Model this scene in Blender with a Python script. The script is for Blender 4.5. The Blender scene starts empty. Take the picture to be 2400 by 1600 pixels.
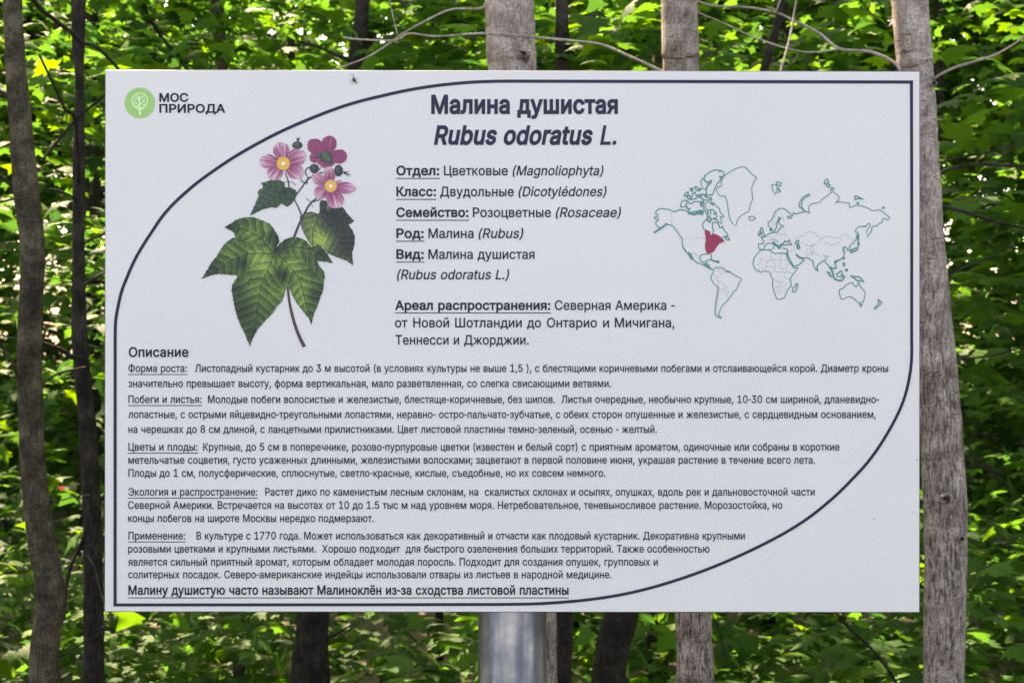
import bpy, math, random
import numpy as np
from mathutils import Vector, Matrix, geometry, noise

R = random.Random(7)
NR = np.random.default_rng(11)
SC = bpy.context.scene
COL = SC.collection

# ------------------------------------------------------------------ camera, sky, sun, exposure
CZ = 1.55                 # height of the sign's middle and of the lens
CD = 2.08                 # lens to sign
K = 1.0 / 1600.0          # metres per photo pixel in the plane of the sign
cam_d = bpy.data.cameras.new('camera'); cam = bpy.data.objects.new('camera', cam_d); COL.objects.link(cam)
cam.location = (0, -CD, CZ); cam.rotation_euler = (math.radians(90), 0, 0)
cam_d.sensor_width = 36; cam_d.lens = 36 * CD / 1.5
cam_d.clip_start = 0.05; cam_d.clip_end = 600
cam_d.dof.use_dof = True; cam_d.dof.focus_distance = CD; cam_d.dof.aperture_fstop = 14.0
SC.camera = cam

SUN_EL, SUN_AZ = 52.0, -28.0     # azimuth from +Y (behind the sign), minus = to the left
w = bpy.data.worlds.new('World'); SC.world = w; w.use_nodes = True
nt = w.node_tree; nt.nodes.clear()
sky = nt.nodes.new('ShaderNodeTexSky'); sky.sky_type = 'NISHITA'; sky.sun_disc = False
sky.sun_elevation = math.radians(SUN_EL); sky.sun_rotation = math.radians(SUN_AZ)
sky.air_density = 1.0; sky.dust_density = 2.0
bg = nt.nodes.new('ShaderNodeBackground'); bg.inputs[1].default_value = 0.15
wo = nt.nodes.new('ShaderNodeOutputWorld')
nt.links.new(sky.outputs[0], bg.inputs[0]); nt.links.new(bg.outputs[0], wo.inputs[0])
sd = bpy.data.lights.new('sun', 'SUN'); sd.energy = 3.8; sd.angle = math.radians(0.5); sd.color = (1, .95, .85)
sun = bpy.data.objects.new('sun', sd); COL.objects.link(sun); sun.location = (-6, 10, 18)
az, el = math.radians(SUN_AZ), math.radians(SUN_EL)
SD = Vector((math.sin(az) * math.cos(el), math.cos(az) * math.cos(el), math.sin(el)))
sun.rotation_euler = SD.to_track_quat('Z', 'Y').to_euler()
SC.view_settings.view_transform = 'Standard'; SC.view_settings.look = 'None'
SC.view_settings.gamma = 1.0; SC.view_settings.use_curve_mapping = False
SC.view_settings.exposure = 2.93
SC.view_settings.use_white_balance = True; SC.view_settings.white_balance_temperature = 9850; SC.view_settings.white_balance_tint = 19
SC.cycles.max_bounces = 8; SC.cycles.transmission_bounces = 4; SC.cycles.diffuse_bounces = 4
SC.cycles.glossy_bounces = 3; SC.cycles.transparent_max_bounces = 4

# ------------------------------------------------------------------ helpers
def lin(c):
    c = c / 255.0
    return c / 12.92 if c <= 0.04045 else ((c + 0.055) / 1.055) ** 2.4
WHITE = lin(211)
def ink(r, g, b, a=0.74):            # printed colour on a board whose white has reflectance a
    return tuple(min(.9, lin(v) / WHITE * a) for v in (r, g, b))

def smooth_mesh(me):
    me.polygons.foreach_set('use_smooth', [True] * len(me.polygons))

def link(name, me, mat=None, parent=None, kind=None):
    o = bpy.data.objects.new(name, me); COL.objects.link(o)
    if mat and hasattr(me, 'materials'): me.materials.append(mat)
    if parent: o.parent = parent
    if kind: o['kind'] = kind
    return o

def thing(name, label, cat, loc, group=None):
    o = bpy.data.objects.new(name, None); COL.objects.link(o); o.location = loc
    o.empty_display_size = .1; o['label'] = label; o['category'] = cat
    if group: o['group'] = group
    return o

def mesh(verts, faces, name='mesh'):
    me = bpy.data.meshes.new(name); me.from_pydata([tuple(v) for v in verts], [], faces); me.update(); return me

def nodemat(name):
    m = bpy.data.materials.new(name); m.use_nodes = True
    return m, m.node_tree, m.node_tree.nodes['Principled BSDF']

def flat(name, col, rough=.45, spec=.5):
    m, t, b = nodemat(name)
    b.inputs['Base Color'].default_value = (*col, 1); b.inputs['Roughness'].default_value = rough
    b.inputs['Specular IOR Level'].default_value = spec
    return m

def P(px, py, d=CD):                  # photo pixel at depth d metres in front of the lens -> place in the world
    s = K * d / CD
    return Vector(((px - 1200) * s, d - CD, CZ + (800 - py) * s))

def N(t, kind, **kw):
    n = t.nodes.new(kind)
    for k, v in kw.items(): setattr(n, k, v)
    return n

def noise_node(t, scale, detail=4, rough=.55, vec=None, dist=0):
    n = N(t, 'ShaderNodeTexNoise'); n.inputs['Scale'].default_value = scale; n.inputs['Detail'].default_value = detail
    n.inputs['Roughness'].default_value = rough; n.inputs['Distortion'].default_value = dist
    if vec: t.links.new(vec, n.inputs['Vector'])
    return n

def ramp(t, src, stops):
    r = N(t, 'ShaderNodeValToRGB'); t.links.new(src, r.inputs[0])
    e = r.color_ramp.elements
    while len(e) < len(stops): e.new(.5)
    for i, (p, c) in enumerate(stops): e[i].position = p; e[i].color = (*c, 1) if len(c) == 3 else c
    return r

def mapping(t, scale, out='Object'):
    tc = N(t, 'ShaderNodeTexCoord'); mp = N(t, 'ShaderNodeMapping'); mp.inputs['Scale'].default_value = scale
    t.links.new(tc.outputs[out], mp.inputs[0]); return mp.outputs[0]

# ------------------------------------------------------------------ materials
def m_panel():
    m, t, b = nodemat('white printed film')
    v = mapping(t, (1, 1, 1))
    n1 = noise_node(t, 5, 3, .5, v); n2 = noise_node(t, 620, 2, .7, v)
    r1 = ramp(t, n1.outputs[0], [(.3, (.70, .715, .755)), (.7, (.74, .745, .77))])
    mx = N(t, 'ShaderNodeMix', data_type='RGBA', blend_type='MULTIPLY'); mx.inputs[0].default_value = 1
    r2 = ramp(t, n2.outputs[0], [(.32, (.70, .70, .72)), (.68, (1.04, 1.04, 1.05))])
    t.links.new(r1.outputs[0], mx.inputs[6]); t.links.new(r2.outputs[0], mx.inputs[7])
    t.links.new(mx.outputs[2], b.inputs['Base Color'])
    b.inputs['Roughness'].default_value = .42; b.inputs['Specular IOR Level'].default_value = .35
    bp = N(t, 'ShaderNodeBump'); bp.inputs['Strength'].default_value = .06; bp.inputs['Distance'].default_value = .001
    t.links.new(n2.outputs[0], bp.inputs['Height']); t.links.new(bp.outputs[0], b.inputs['Normal'])
    return m
M_PANEL = m_panel()
M_EDGE = flat('panel edge', (.10, .10, .13), .5)
M_INK = flat('navy ink', ink(34, 34, 62), .45, .3)
M_INK2 = flat('navy text ink', ink(24, 24, 48), .45, .3)
M_TEAL = flat('teal ink', ink(66, 130, 132), .45, .3)
M_THIN = flat('thin grey ink', ink(160, 168, 176), .45, .3)
M_RED = flat('red ink', ink(146, 52, 80), .45, .3)
M_LOGO = flat('logo green ink', ink(133, 181, 112), .45, .3)
M_LOGO2 = flat('logo pale ink', ink(206, 228, 190), .45, .3)
M_BUG = flat('insect', (.02, .02, .022), .4)

def m_art():
    m, t, b = nodemat('printed illustration')
    a = N(t, 'ShaderNodeAttribute', attribute_name='print')
    t.links.new(a.outputs['Color'], b.inputs['Base Color'])
    b.inputs['Roughness'].default_value = .45; b.inputs['Specular IOR Level'].default_value = .3
    return m
M_ART = m_art()

def m_post():
    m, t, b = nodemat('galvanised steel')
    v = mapping(t, (1, 1, 1)); vs = mapping(t, (30, 30, 2.5))
    vo = N(t, 'ShaderNodeTexVoronoi'); vo.inputs['Scale'].default_value = 60; t.links.new(v, vo.inputs['Vector'])
    n1 = noise_node(t, 14, 5, .65, v); n2 = noise_node(t, 3, 5, .6, vs)
    r = ramp(t, n1.outputs[0], [(.34, (.19, .24, .32)), (.5, (.31, .38, .48)), (.68, (.54, .61, .71))])
    mx = N(t, 'ShaderNodeMix', data_type='RGBA', blend_type='MULTIPLY'); mx.inputs[0].default_value = .25
    tg = N(t, 'ShaderNodeTangent', direction_type='RADIAL', axis='Z'); t.links.new(tg.outputs[0], b.inputs['Tangent']); b.inputs['Anisotropic'].default_value = .85; b.inputs['Anisotropic Rotation'].default_value = 0.0
    r2 = ramp(t, n2.outputs[0], [(.3, (.55, .56, .6)), (.7, (1, 1, 1))])
    t.links.new(r.outputs[0], mx.inputs[6]); t.links.new(r2.outputs[0], mx.inputs[7])
    t.links.new(mx.outputs[2], b.inputs['Base Color'])
    b.inputs['Metallic'].default_value = .9
    rr = ramp(t, n1.outputs[0], [(.3, (.2,) * 3), (.7, (.11,) * 3)])
    t.links.new(rr.outputs[0], b.inputs['Roughness'])
    bp = N(t, 'ShaderNodeBump'); bp.inputs['Strength'].default_value = .08; bp.inputs['Distance'].default_value = .001
    t.links.new(n1.outputs[0], bp.inputs['Height']); t.links.new(bp.outputs[0], b.inputs['Normal'])
    return m
M_POST = m_post()

def m_bark(name, dark, mid, light, fissure=.6, ring=.4):
    """bark: lengthwise fissures that fade upward, crosswise growth scars, lichen mottling"""
    m, t, b = nodemat(name)
    vl = mapping(t, (62, 62, 8)); vr = mapping(t, (9, 9, 75)); v = mapping(t, (1, 1, 1))
    nf = noise_node(t, 2.2, 6, .65, vl, .6); nr = noise_node(t, 1.3, 4, .6, vr, .4); nm = noise_node(t, 13, 6, .65, v)
    ng = noise_node(t, 160, 3, .7, v)
    tc = N(t, 'ShaderNodeTexCoord'); sx = N(t, 'ShaderNodeSeparateXYZ'); t.links.new(tc.outputs['Object'], sx.inputs[0])
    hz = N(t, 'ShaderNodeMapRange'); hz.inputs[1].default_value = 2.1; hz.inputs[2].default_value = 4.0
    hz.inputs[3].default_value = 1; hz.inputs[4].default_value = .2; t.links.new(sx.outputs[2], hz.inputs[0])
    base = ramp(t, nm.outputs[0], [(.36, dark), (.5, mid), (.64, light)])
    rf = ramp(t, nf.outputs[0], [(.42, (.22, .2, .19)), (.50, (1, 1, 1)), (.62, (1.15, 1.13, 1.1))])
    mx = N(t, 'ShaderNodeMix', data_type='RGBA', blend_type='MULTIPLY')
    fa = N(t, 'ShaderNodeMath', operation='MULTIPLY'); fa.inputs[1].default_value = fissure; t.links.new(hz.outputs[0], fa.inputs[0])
    t.links.new(fa.outputs[0], mx.inputs[0]); t.links.new(base.outputs[0], mx.inputs[6]); t.links.new(rf.outputs[0], mx.inputs[7])
    rr = ramp(t, nr.outputs[0], [(.345, (.24, .22, .2)), (.375, (1.3, 1.28, 1.25)), (.42, (1, 1, 1))])
    mx2 = N(t, 'ShaderNodeMix', data_type='RGBA', blend_type='MULTIPLY'); mx2.inputs[0].default_value = ring
    t.links.new(mx.outputs[2], mx2.inputs[6]); t.links.new(rr.outputs[0], mx2.inputs[7])
    rg = ramp(t, ng.outputs[0], [(.36, (.5, .49, .48)), (.64, (1.35, 1.35, 1.35))])
    mx3 = N(t, 'ShaderNodeMix', data_type='RGBA', blend_type='MULTIPLY'); mx3.inputs[0].default_value = 1
    t.links.new(mx2.outputs[2], mx3.inputs[6]); t.links.new(rg.outputs[0], mx3.inputs[7])
    t.links.new(mx3.outputs[2], b.inputs['Base Color'])
    b.inputs['Roughness'].default_value = .85; b.inputs['Specular IOR Level'].default_value = .2
    h = N(t, 'ShaderNodeMath', operation='MULTIPLY'); t.links.new(nf.outputs[0], h.inputs[0]); t.links.new(fa.outputs[0], h.inputs[1])
    h2 = N(t, 'ShaderNodeMath', operation='MULTIPLY_ADD'); t.links.new(nr.outputs[0], h2.inputs[0]); h2.inputs[1].default_value = .3
    t.links.new(h.outputs[0], h2.inputs[2])
    bp = N(t, 'ShaderNodeBump'); bp.inputs['Strength'].default_value = 1; bp.inputs['Distance'].default_value = .016
    t.links.new(h2.outputs[0], bp.inputs['Height']); t.links.new(bp.outputs[0], b.inputs['Normal'])
    return m
B_GREY = m_bark('grey maple bark', (.19, .155, .145), (.33, .275, .26), (.46, .40, .38), .95, .85)
B_ROUGH = m_bark('furrowed grey bark', (.14, .112, .098), (.25, .205, .185), (.36, .305, .285), 1.0, .7)
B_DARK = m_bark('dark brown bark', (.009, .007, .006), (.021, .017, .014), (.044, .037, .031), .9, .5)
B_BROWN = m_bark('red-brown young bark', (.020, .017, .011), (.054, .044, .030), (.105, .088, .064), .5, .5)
B_TWIG = m_bark('pale twig bark', (.20, .17, .15), (.32, .27, .25), (.42, .38, .35), .1, .4)

def m_leaf():
    m = bpy.data.materials.new('maple leaf'); m.use_nodes = True; t = m.node_tree; t.nodes.clear()
    at = N(t, 'ShaderNodeAttribute', attribute_name='tint')
    hs = N(t, 'ShaderNodeHueSaturation'); hs.inputs['Value'].default_value = 2.7; hs.inputs['Saturation'].default_value = 1.1
    hs.inputs['Hue'].default_value = .485
    t.links.new(at.outputs['Color'], hs.inputs['Color'])
    pb = N(t, 'ShaderNodeBsdfPrincipled'); t.links.new(at.outputs['Color'], pb.inputs['Base Color'])
    pb.inputs['Roughness'].default_value = .62; pb.inputs['Specular IOR Level'].default_value = .17
    tr = N(t, 'ShaderNodeBsdfTranslucent'); t.links.new(hs.outputs[0], tr.inputs[0])
    mx = N(t, 'ShaderNodeMixShader'); mx.inputs[0].default_value = .45
    t.links.new(pb.outputs[0], mx.inputs[1]); t.links.new(tr.outputs[0], mx.inputs[2])
    o = N(t, 'ShaderNodeOutputMaterial'); t.links.new(mx.outputs[0], o.inputs[0])
    return m
M_LEAF = m_leaf()

def m_ground():
    m, t, b = nodemat('forest floor')
    v = mapping(t, (1, 1, 1)); n1 = noise_node(t, .6, 6, .6, v); n2 = noise_node(t, 22, 6, .7, v)
    r1 = ramp(t, n1.outputs[0], [(.45, (.27, .21, .165)), (.68, (.09, .12, .04))])
    r2 = ramp(t, n2.outputs[0], [(.3, (.35, .33, .3)), (.7, (1.3, 1.25, 1.2))])
    mx = N(t, 'ShaderNodeMix', data_type='RGBA', blend_type='MULTIPLY'); mx.inputs[0].default_value = 1
    t.links.new(r1.outputs[0], mx.inputs[6]); t.links.new(r2.outputs[0], mx.inputs[7])
    t.links.new(mx.outputs[2], b.inputs['Base Color']); b.inputs['Roughness'].default_value = .95
    bp = N(t, 'ShaderNodeBump'); bp.inputs['Distance'].default_value = .05
    t.links.new(n2.outputs[0], bp.inputs['Height']); t.links.new(bp.outputs[0], b.inputs['Normal'])
    return m
M_GROUND = m_ground()

# ------------------------------------------------------------------ ground
def gz(x, y):
    far = max(0.0, y - 16); q = min(1, max(0, (y - .6) / 4.5)); q = q * q * (3 - 2 * q)
    return -1.35 * q + 0.05 * noise.noise(Vector((x * .3, y * .3, 0))) * min(1, abs(y) / 3 + .2) + 0.0045 * far * far / (1 + far * .02)
xs = np.concatenate([np.linspace(-300, -40, 14), np.linspace(-36, 36, 61), np.linspace(40, 300, 14)])
ys = np.concatenate([np.linspace(-300, -20, 14), np.linspace(-18, 60, 66), np.linspace(66, 300, 20)])
gv = [(x, y, gz(x, min(y, 70))) for y in ys for x in xs]; nx = len(xs)
gf = [(j * nx + i, j * nx + i + 1, (j + 1) * nx + i + 1, (j + 1) * nx + i) for j in range(len(ys) - 1) for i in range(nx - 1)]
gm = mesh(gv, gf, 'ground'); smooth_mesh(gm); link('ground', gm, M_GROUND, kind='structure')

def m_added_path():
    m, t, b = nodemat('added path asphalt')
    v = mapping(t, (1, 1, 1)); n = noise_node(t, 60, 5, .7, v)
    r = ramp(t, n.outputs[0], [(.3, (.07, .075, .085)), (.7, (.16, .165, .175))]); t.links.new(r.outputs[0], b.inputs['Base Color'])
    b.inputs['Roughness'].default_value = .9; return m
pv = []; pf = []
for i, x in enumerate(np.linspace(-40, 40, 61)):
    for y in np.linspace(-8.5, -1.1, 9): pv.append((x, y, gz(x, y) + .05))
for i in range(60):
    for j in range(8): pf.append((i * 9 + j, (i + 1) * 9 + j, (i + 1) * 9 + j + 1, i * 9 + j + 1))
link('path', mesh(pv, pf, 'path'), m_added_path(), kind='structure')  # path added out of view so the post reflects a cooler grey

# ------------------------------------------------------------------ tubes (trunks, branches, post)
def catmull(pts, n):
    pts = [np.array(p, float) for p in pts]; out = []
    ext = [2 * pts[0] - pts[1]] + pts + [2 * pts[-1] - pts[-2]]
    for i in range(1, len(ext) - 2):
        p0, p1, p2, p3 = ext[i - 1:i + 3]
        for k in range(n):
            t = k / n
            out.append(.5 * ((2 * p1) + (-p0 + p2) * t + (2 * p0 - 5 * p1 + 4 * p2 - p3) * t * t + (-p0 + 3 * p1 - 3 * p2 + p3) * t ** 3))
    out.append(pts[-1]); return out

def tube(path, seg=10, bump=0.0, scars=0, seed=0):
    """path: list of (x,y,z,r); real relief: slow swellings and branch-scar ridges"""
    rr = random.Random(seed); V = []; F = []
    L = [0.0]
    for a, b in zip(path, path[1:]): L.append(L[-1] + float(np.linalg.norm(b[:3] - a[:3])))
    sc = [(rr.uniform(0, L[-1]), rr.uniform(0, 6.28), rr.uniform(.5, 1.5), rr.uniform(.5, 1.2)) for _ in range(scars)]
    up = Vector((0, 1, 0.01))
    for i, p in enumerate(path):
        a = path[max(0, i - 1)][:3]; b = path[min(len(path) - 1, i + 1)][:3]
        t = Vector(b - a).normalized(); u = t.cross(up)
        if u.length < .1: u = t.cross(Vector((0, 0, 1)))
        u.normalize(); v = u.cross(t).normalized()
        for k in range(seg):
            th = 6.28318 * k / seg; r = p[3]
            if bump:
                r *= 1 + bump * noise.noise(Vector((math.cos(th) * 1.3, math.sin(th) * 1.3 + seed, L[i] * 7)))
                r *= 1 + bump * .5 * noise.noise(Vector((math.cos(th) * 6, math.sin(th) * 6 + seed, L[i] * 3)))
            for (sl, st, sw, sh) in sc:
                dz = (L[i] - sl)
                if abs(dz) < .03:
                    da = abs((th - st + 3.1416) % 6.2832 - 3.1416)
                    if da < sw: r += .0038 * sh * math.exp(-(dz / .007) ** 2) * (1 - da / sw) ** .5
            V.append(Vector(p[:3]) + (u * math.cos(th) + v * math.sin(th)) * r)
    n = len(path)
    for i in range(n - 1):
        for k in range(seg):
            k2 = (k + 1) % seg
            F.append((i * seg + k, i * seg + k2, (i + 1) * seg + k2, (i + 1) * seg + k))
    F.append(tuple(range(seg))[::-1]); F.append(tuple((n - 1) * seg + k for k in range(seg)))
    return V, F

def tube_obj(name, path, mat, parent, seg=10, **kw):
    V, F = tube(path, seg, **kw); off = parent.location
    me = mesh([v - off for v in V], F, name); smooth_mesh(me)
    return link(name, me, mat, parent)

# ------------------------------------------------------------------ leaves
half = [(0.0, .03), (.13, -.10), (.37, -.13), (.30, .05), (.46, .09), (.68, .31), (.43, .33), (.47, .50), (.25, .46), (.25, .66), (.13, .70), (0, 1.0)]
out = half + [(-x, y) for x, y in half[-2:0:-1]]
def template(outline, droop=.28, fold=.12):
    c = (0, .32)
    pts = [c] + list(outline)
    V = np.array([(x, y, -droop * ((x - c[0]) ** 2 + (y - c[1]) ** 2) - fold * abs(x)) for x, y in pts])
    n = len(outline); F = np.array([(0, 1 + i, 1 + (i + 1) % n) for i in range(n)])
    return V, F
T_NEAR = template(out)
o2 = [(0, 0), (.36, -.1), (.34, .12), (.66, .32), (.3, .42), (0, 1), (-.3, .42), (-.66, .32), (-.34, .12), (-.36, -.1)]
T_FAR = template(o2)
T_BIG = template([(0, 0), (.5, .15), (.55, .5), (.2, .75), (0, 1), (-.35, .8), (-.6, .4), (-.4, .05)])

def tints(n, yellow=0.2):
    a = NR.random(n)[:, None]; k = (NR.random(n) < yellow)[:, None]
    dark = np.array([.012, .050, .013]); mid = np.array([.033, .102, .016]); yel = np.array([.066, .140, .016])
    c = dark + (mid - dark) * a
    c = np.where(k, mid + (yel - mid) * a, c)
    return c * NR.uniform(.8, 1.25, (n, 1))

def frames(n, tilt):
    """random leaf frames: normals scattered round the zenith, hanging tips"""
    yaw = NR.uniform(0, 2 * np.pi, n); ti = np.abs(NR.normal(0, tilt, n)); ta = NR.uniform(0, 2 * np.pi, n)
    nrm = np.stack([np.sin(ti) * np.cos(ta), np.sin(ti) * np.sin(ta), np.cos(ti)], 1)
    d = np.stack([np.cos(yaw), np.sin(yaw), -.35 * np.ones(n)], 1)
    d -= (d * nrm).sum(1)[:, None] * nrm; d /= np.linalg.norm(d, axis=1)[:, None]
    x = np.cross(d, nrm)
    return np.stack([x, d, nrm], 2)           # columns

def leaf_mesh(name, pos, rot, size, col, tmpl):
    V, F = tmpl; n = len(pos); nv = len(V); nf = len(F)
    W = np.einsum('nij,vj->nvi', rot, V) * size[:, None, None] + pos[:, None, :]
    W = W.reshape(-1, 3); FF = (F[None] + (np.arange(n) * nv)[:, None, None]).reshape(-1)
    me = bpy.data.meshes.new(name); me.vertices.add(n * nv); me.loops.add(n * nf * 3); me.polygons.add(n * nf)
    me.vertices.foreach_set('co', W.astype(np.float32).ravel()); me.loops.foreach_set('vertex_index', FF.astype(np.int32))
    me.polygons.foreach_set('loop_start', np.arange(n * nf, dtype=np.int32) * 3)
    me.polygons.foreach_set('loop_total', np.full(n * nf, 3, dtype=np.int32))
    ca = me.color_attributes.new('tint', 'FLOAT_COLOR', 'POINT')
    cc = np.ones((n * nv, 4), np.float32); cc[:, :3] = np.repeat(col, nv, axis=0)
    ca.data.foreach_set('color', cc.ravel()); me.update(); me.validate()
    smooth_mesh(me); return me

def px_of(p):
    d = p[:, 1] + CD; s = K * d / CD
    return 1200 + p[:, 0] / s, 800 - (p[:, 2] - CZ) / s, d

def sprays(centres, per, spread, thick, tilt, s0, s1, yellow):
    P_ = []
    for c in centres:
        k = max(3, int(NR.normal(per, per * .3))); r = spread * np.sqrt(NR.random(k)); a = NR.uniform(0, 6.283, k)
        sl = NR.normal(0, .25, 2)
        dx, dy = r * np.cos(a), r * np.sin(a)
        P_.append(np.stack([c[0] + dx, c[1] + dy, c[2] + sl[0] * dx + sl[1] * dy - .25 * r + NR.normal(0, thick, k)], 1))
    p = np.concatenate(P_)
    qx, qy, qd = px_of(p)
    p = p[~((qx > 672) & (qx < 792) & (qy > 1400) & (qd < 7.7) & (qd > 0))]      # nothing grows against the dark stem left of the post
    n = len(p)
    return [p, frames(n, tilt), NR.uniform(s0, s1, n), tints(n, yellow)]

def zone(n, x0, x1, y0, y1, d0, d1):
    """n places in a block of the wood seen between these photo columns and rows, d0..d1 metres off"""
    o = []
    for _ in range(n):
        d = (NR.random() * (d1 ** 2 - d0 ** 2) + d0 ** 2) ** .5
        p = P(NR.uniform(x0, x1), NR.uniform(y0, y1), d)
        if p.z < gz(p.x, p.y) + .15: p.z = gz(p.x, p.y) + NR.uniform(.15, .6)
        o.append(np.array(p))
    return o

VAR = []
for i in range(14):
    me = leaf_mesh('leaf', np.zeros((1, 3)), np.eye(3)[None], np.ones(1), tints(1, .25), T_NEAR)
    me.materials.append(M_LEAF); VAR.append(me)

def add_foliage(tree, data, singles=230):
    """the leaves that show largest are parts of their own, the rest one mass"""
    pos, rot, size, col = data
    px, py, d = px_of(pos)
    vis = (px > -10) & (px < 2410) & (py > -10) & (py < 1610) & ~((px > 262) & (px < 2140) & (py > 180) & (py < 1418))
    score = np.where(vis, size / d, 0); order = np.argsort(-score)
    pick = [i for i in order[:singles] if score[i] > 0]
    off = np.array(tree.location)
    for i in pick:
        o = bpy.data.objects.new('leaf', VAR[R.randrange(len(VAR))]); COL.objects.link(o); o.parent = tree
        M = Matrix.Identity(4)
        for a in range(3):
            for b_ in range(3): M[a][b_] = float(rot[i, a, b_] * size[i])
        M.translation = Vector(pos[i] - off); o.matrix_local = M
    rest = np.ones(len(pos), bool); rest[pick] = False
    if rest.any():
        me = leaf_mesh('foliage', pos[rest] - off, rot[rest], size[rest], col[rest], T_NEAR)
        link('foliage', me, M_LEAF, tree, 'stuff')

# ------------------------------------------------------------------ the trees whose trunks show
def trunk_path(ctrl, d, top, steps=40):
    pts = []
    for (x, y, wd) in ctrl:
        p = P(x, y, d); pts.append((p.x, p.y, p.z, wd * .5 * K * d / CD))
    pts.sort(key=lambda q: q[2])
    a, b = pts[0], pts[1]
    bz = gz(a[0], a[1]) - .06
    pts.insert(0, (a[0] + (a[0] - b[0]) * .25, a[1], bz, a[3] * 1.25))
    e = pts[-1]; f = pts[-2]; sl = (e[0] - f[0]) / (e[2] - f[2])
    for k in (1, 2, 3):
        h = e[2] + (top - e[2]) * k / 3
        pts.append((e[0] + sl * (h - e[2]) * .7, e[1] + .1 * k, h, max(.012, e[3] * (1 - .24 * k))))
    return catmull(pts, steps)

GT = 'trees standing behind the sign'
def tree(label, ctrl, d, mat, top=8, name='maple_tree', scars=45, bump=.08, seg=28):
    path = trunk_path(ctrl, d, top)
    base = path[0][:3].copy()
    t = thing(name, label, 'tree', Vector(base), GT)
    tube_obj('trunk', path, mat, t, seg, bump=.05 if mat in (B_GREY, B_ROUGH) else bump, scars=scars, seed=len(bpy.data.objects))
    return t

def branch(t, pts, d0, d1, w0, w1, mat, seg=8):
    n = len(pts); L = []
    for i, (x, y) in enumerate(pts):
        d = d0 + (d1 - d0) * i / (n - 1); s = K * d / CD; p = P(x, y, d)
        L.append((p.x, p.y, p.z, (w0 + (w1 - w0) * i / (n - 1)) * .43 * s))
    return tube_obj('branch', catmull(L, 5), mat, t, seg, bump=.16, seed=n * 7)

T = {}
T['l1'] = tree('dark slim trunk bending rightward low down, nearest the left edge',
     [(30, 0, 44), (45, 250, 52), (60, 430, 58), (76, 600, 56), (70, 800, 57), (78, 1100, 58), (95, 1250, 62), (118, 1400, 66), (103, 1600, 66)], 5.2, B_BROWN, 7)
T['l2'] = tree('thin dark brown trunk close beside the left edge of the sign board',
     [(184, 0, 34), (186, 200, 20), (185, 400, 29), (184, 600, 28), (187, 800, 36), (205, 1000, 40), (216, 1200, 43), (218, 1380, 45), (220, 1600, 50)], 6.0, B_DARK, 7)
T['t3'] = tree('slender brown trunk above the left part of the board, nearest the round green emblem',
     [(508, 0, 32), (521, 160, 24), (540, 700, 26), (560, 1500, 30)], 9.0, B_BROWN, 9, scars=10, seg=16)
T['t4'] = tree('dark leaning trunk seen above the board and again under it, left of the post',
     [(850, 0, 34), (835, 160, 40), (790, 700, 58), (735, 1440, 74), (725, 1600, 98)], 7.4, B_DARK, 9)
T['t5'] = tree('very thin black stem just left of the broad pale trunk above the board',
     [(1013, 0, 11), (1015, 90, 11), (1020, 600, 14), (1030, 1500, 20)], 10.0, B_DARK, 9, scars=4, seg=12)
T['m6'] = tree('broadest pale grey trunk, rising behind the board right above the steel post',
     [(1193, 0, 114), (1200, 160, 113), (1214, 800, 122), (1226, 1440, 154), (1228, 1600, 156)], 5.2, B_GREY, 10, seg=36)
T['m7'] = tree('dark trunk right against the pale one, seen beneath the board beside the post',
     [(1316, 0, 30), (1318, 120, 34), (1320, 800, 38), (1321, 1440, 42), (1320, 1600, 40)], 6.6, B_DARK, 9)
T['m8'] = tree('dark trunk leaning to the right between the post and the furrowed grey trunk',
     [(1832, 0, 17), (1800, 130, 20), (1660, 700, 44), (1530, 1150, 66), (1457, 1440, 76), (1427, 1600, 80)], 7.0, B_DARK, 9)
T['m9'] = tree('straight furrowed grey-brown trunk in the middle of the three pale ones',
     [(1592, 0, 86), (1596, 160, 86), (1610, 800, 84), (1624, 1440, 84), (1630, 1600, 88)], 5.0, B_ROUGH, 9, seg=36)
T['r10'] = tree('pale smooth-barked trunk with branch scars along the right edge of the board',
     [(2133, 0, 83), (2146, 160, 81), (2172, 600, 86), (2190, 800, 91), (2211, 1100, 99), (2216, 1300, 98), (2212, 1600, 96)], 5.4, B_GREY, 10, scars=110, seg=40)
T['t12'] = tree('small black stem between the two middle pale trunks above the board',
     [(1500, 0, 40), (1508, 60, 34), (1515, 500, 40), (1540, 1500, 50)], 9.5, B_DARK, 9, scars=6, seg=14)

# branches (each springs from its own trunk)
br = branch
br(T['m9'], [(1565, 175), (1542, 163), (1476, 133), (1410, 105), (1332, 95), (1211, 84), (1122, 79), (1020, 86), (959, 79), (923, 95), (832, 92), (804, 87)], 4.95, 4.7, 8, 4.5, B_TWIG)
br(T['m6'], [(1150, -20), (1138, 8), (1122, 21), (1056, 23), (995, 51), (944, 79), (913, 102), (862, 134), (791, 161), (740, 178)], 5.1, 5.0, 6, 4, B_TWIG)
br(T['m6'], [(932, 82), (925, 55), (915, 10), (912, -20)], 5.04, 5.1, 3, 2, B_TWIG)
br(T['r10'], [(2110, 165), (2095, 147), (2040, 122), (1968, 115), (1918, 77), (1863, 50), (1819, 30), (1752, 18), (1675, 14), (1636, 3), (1590, -14)], 5.35, 5.45, 10, 4, B_TWIG)
br(T['r10'], [(1968, 115), (1901, 123), (1841, 113), (1763, 86), (1697, 55), (1636, 30), (1590, 10)], 5.38, 5.5, 5, 3.5, B_TWIG)
br(T['r10'], [(1819, 30), (1826, 8), (1840, -25)], 5.4, 5.4, 5, 3.5, B_TWIG)
br(T['m9'], [(1640, 330), (1800, 260), (1830, 164), (1852, 83), (1866, 0), (1872, -40)], 4.95, 5.2, 7, 4, B_TWIG)
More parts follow.
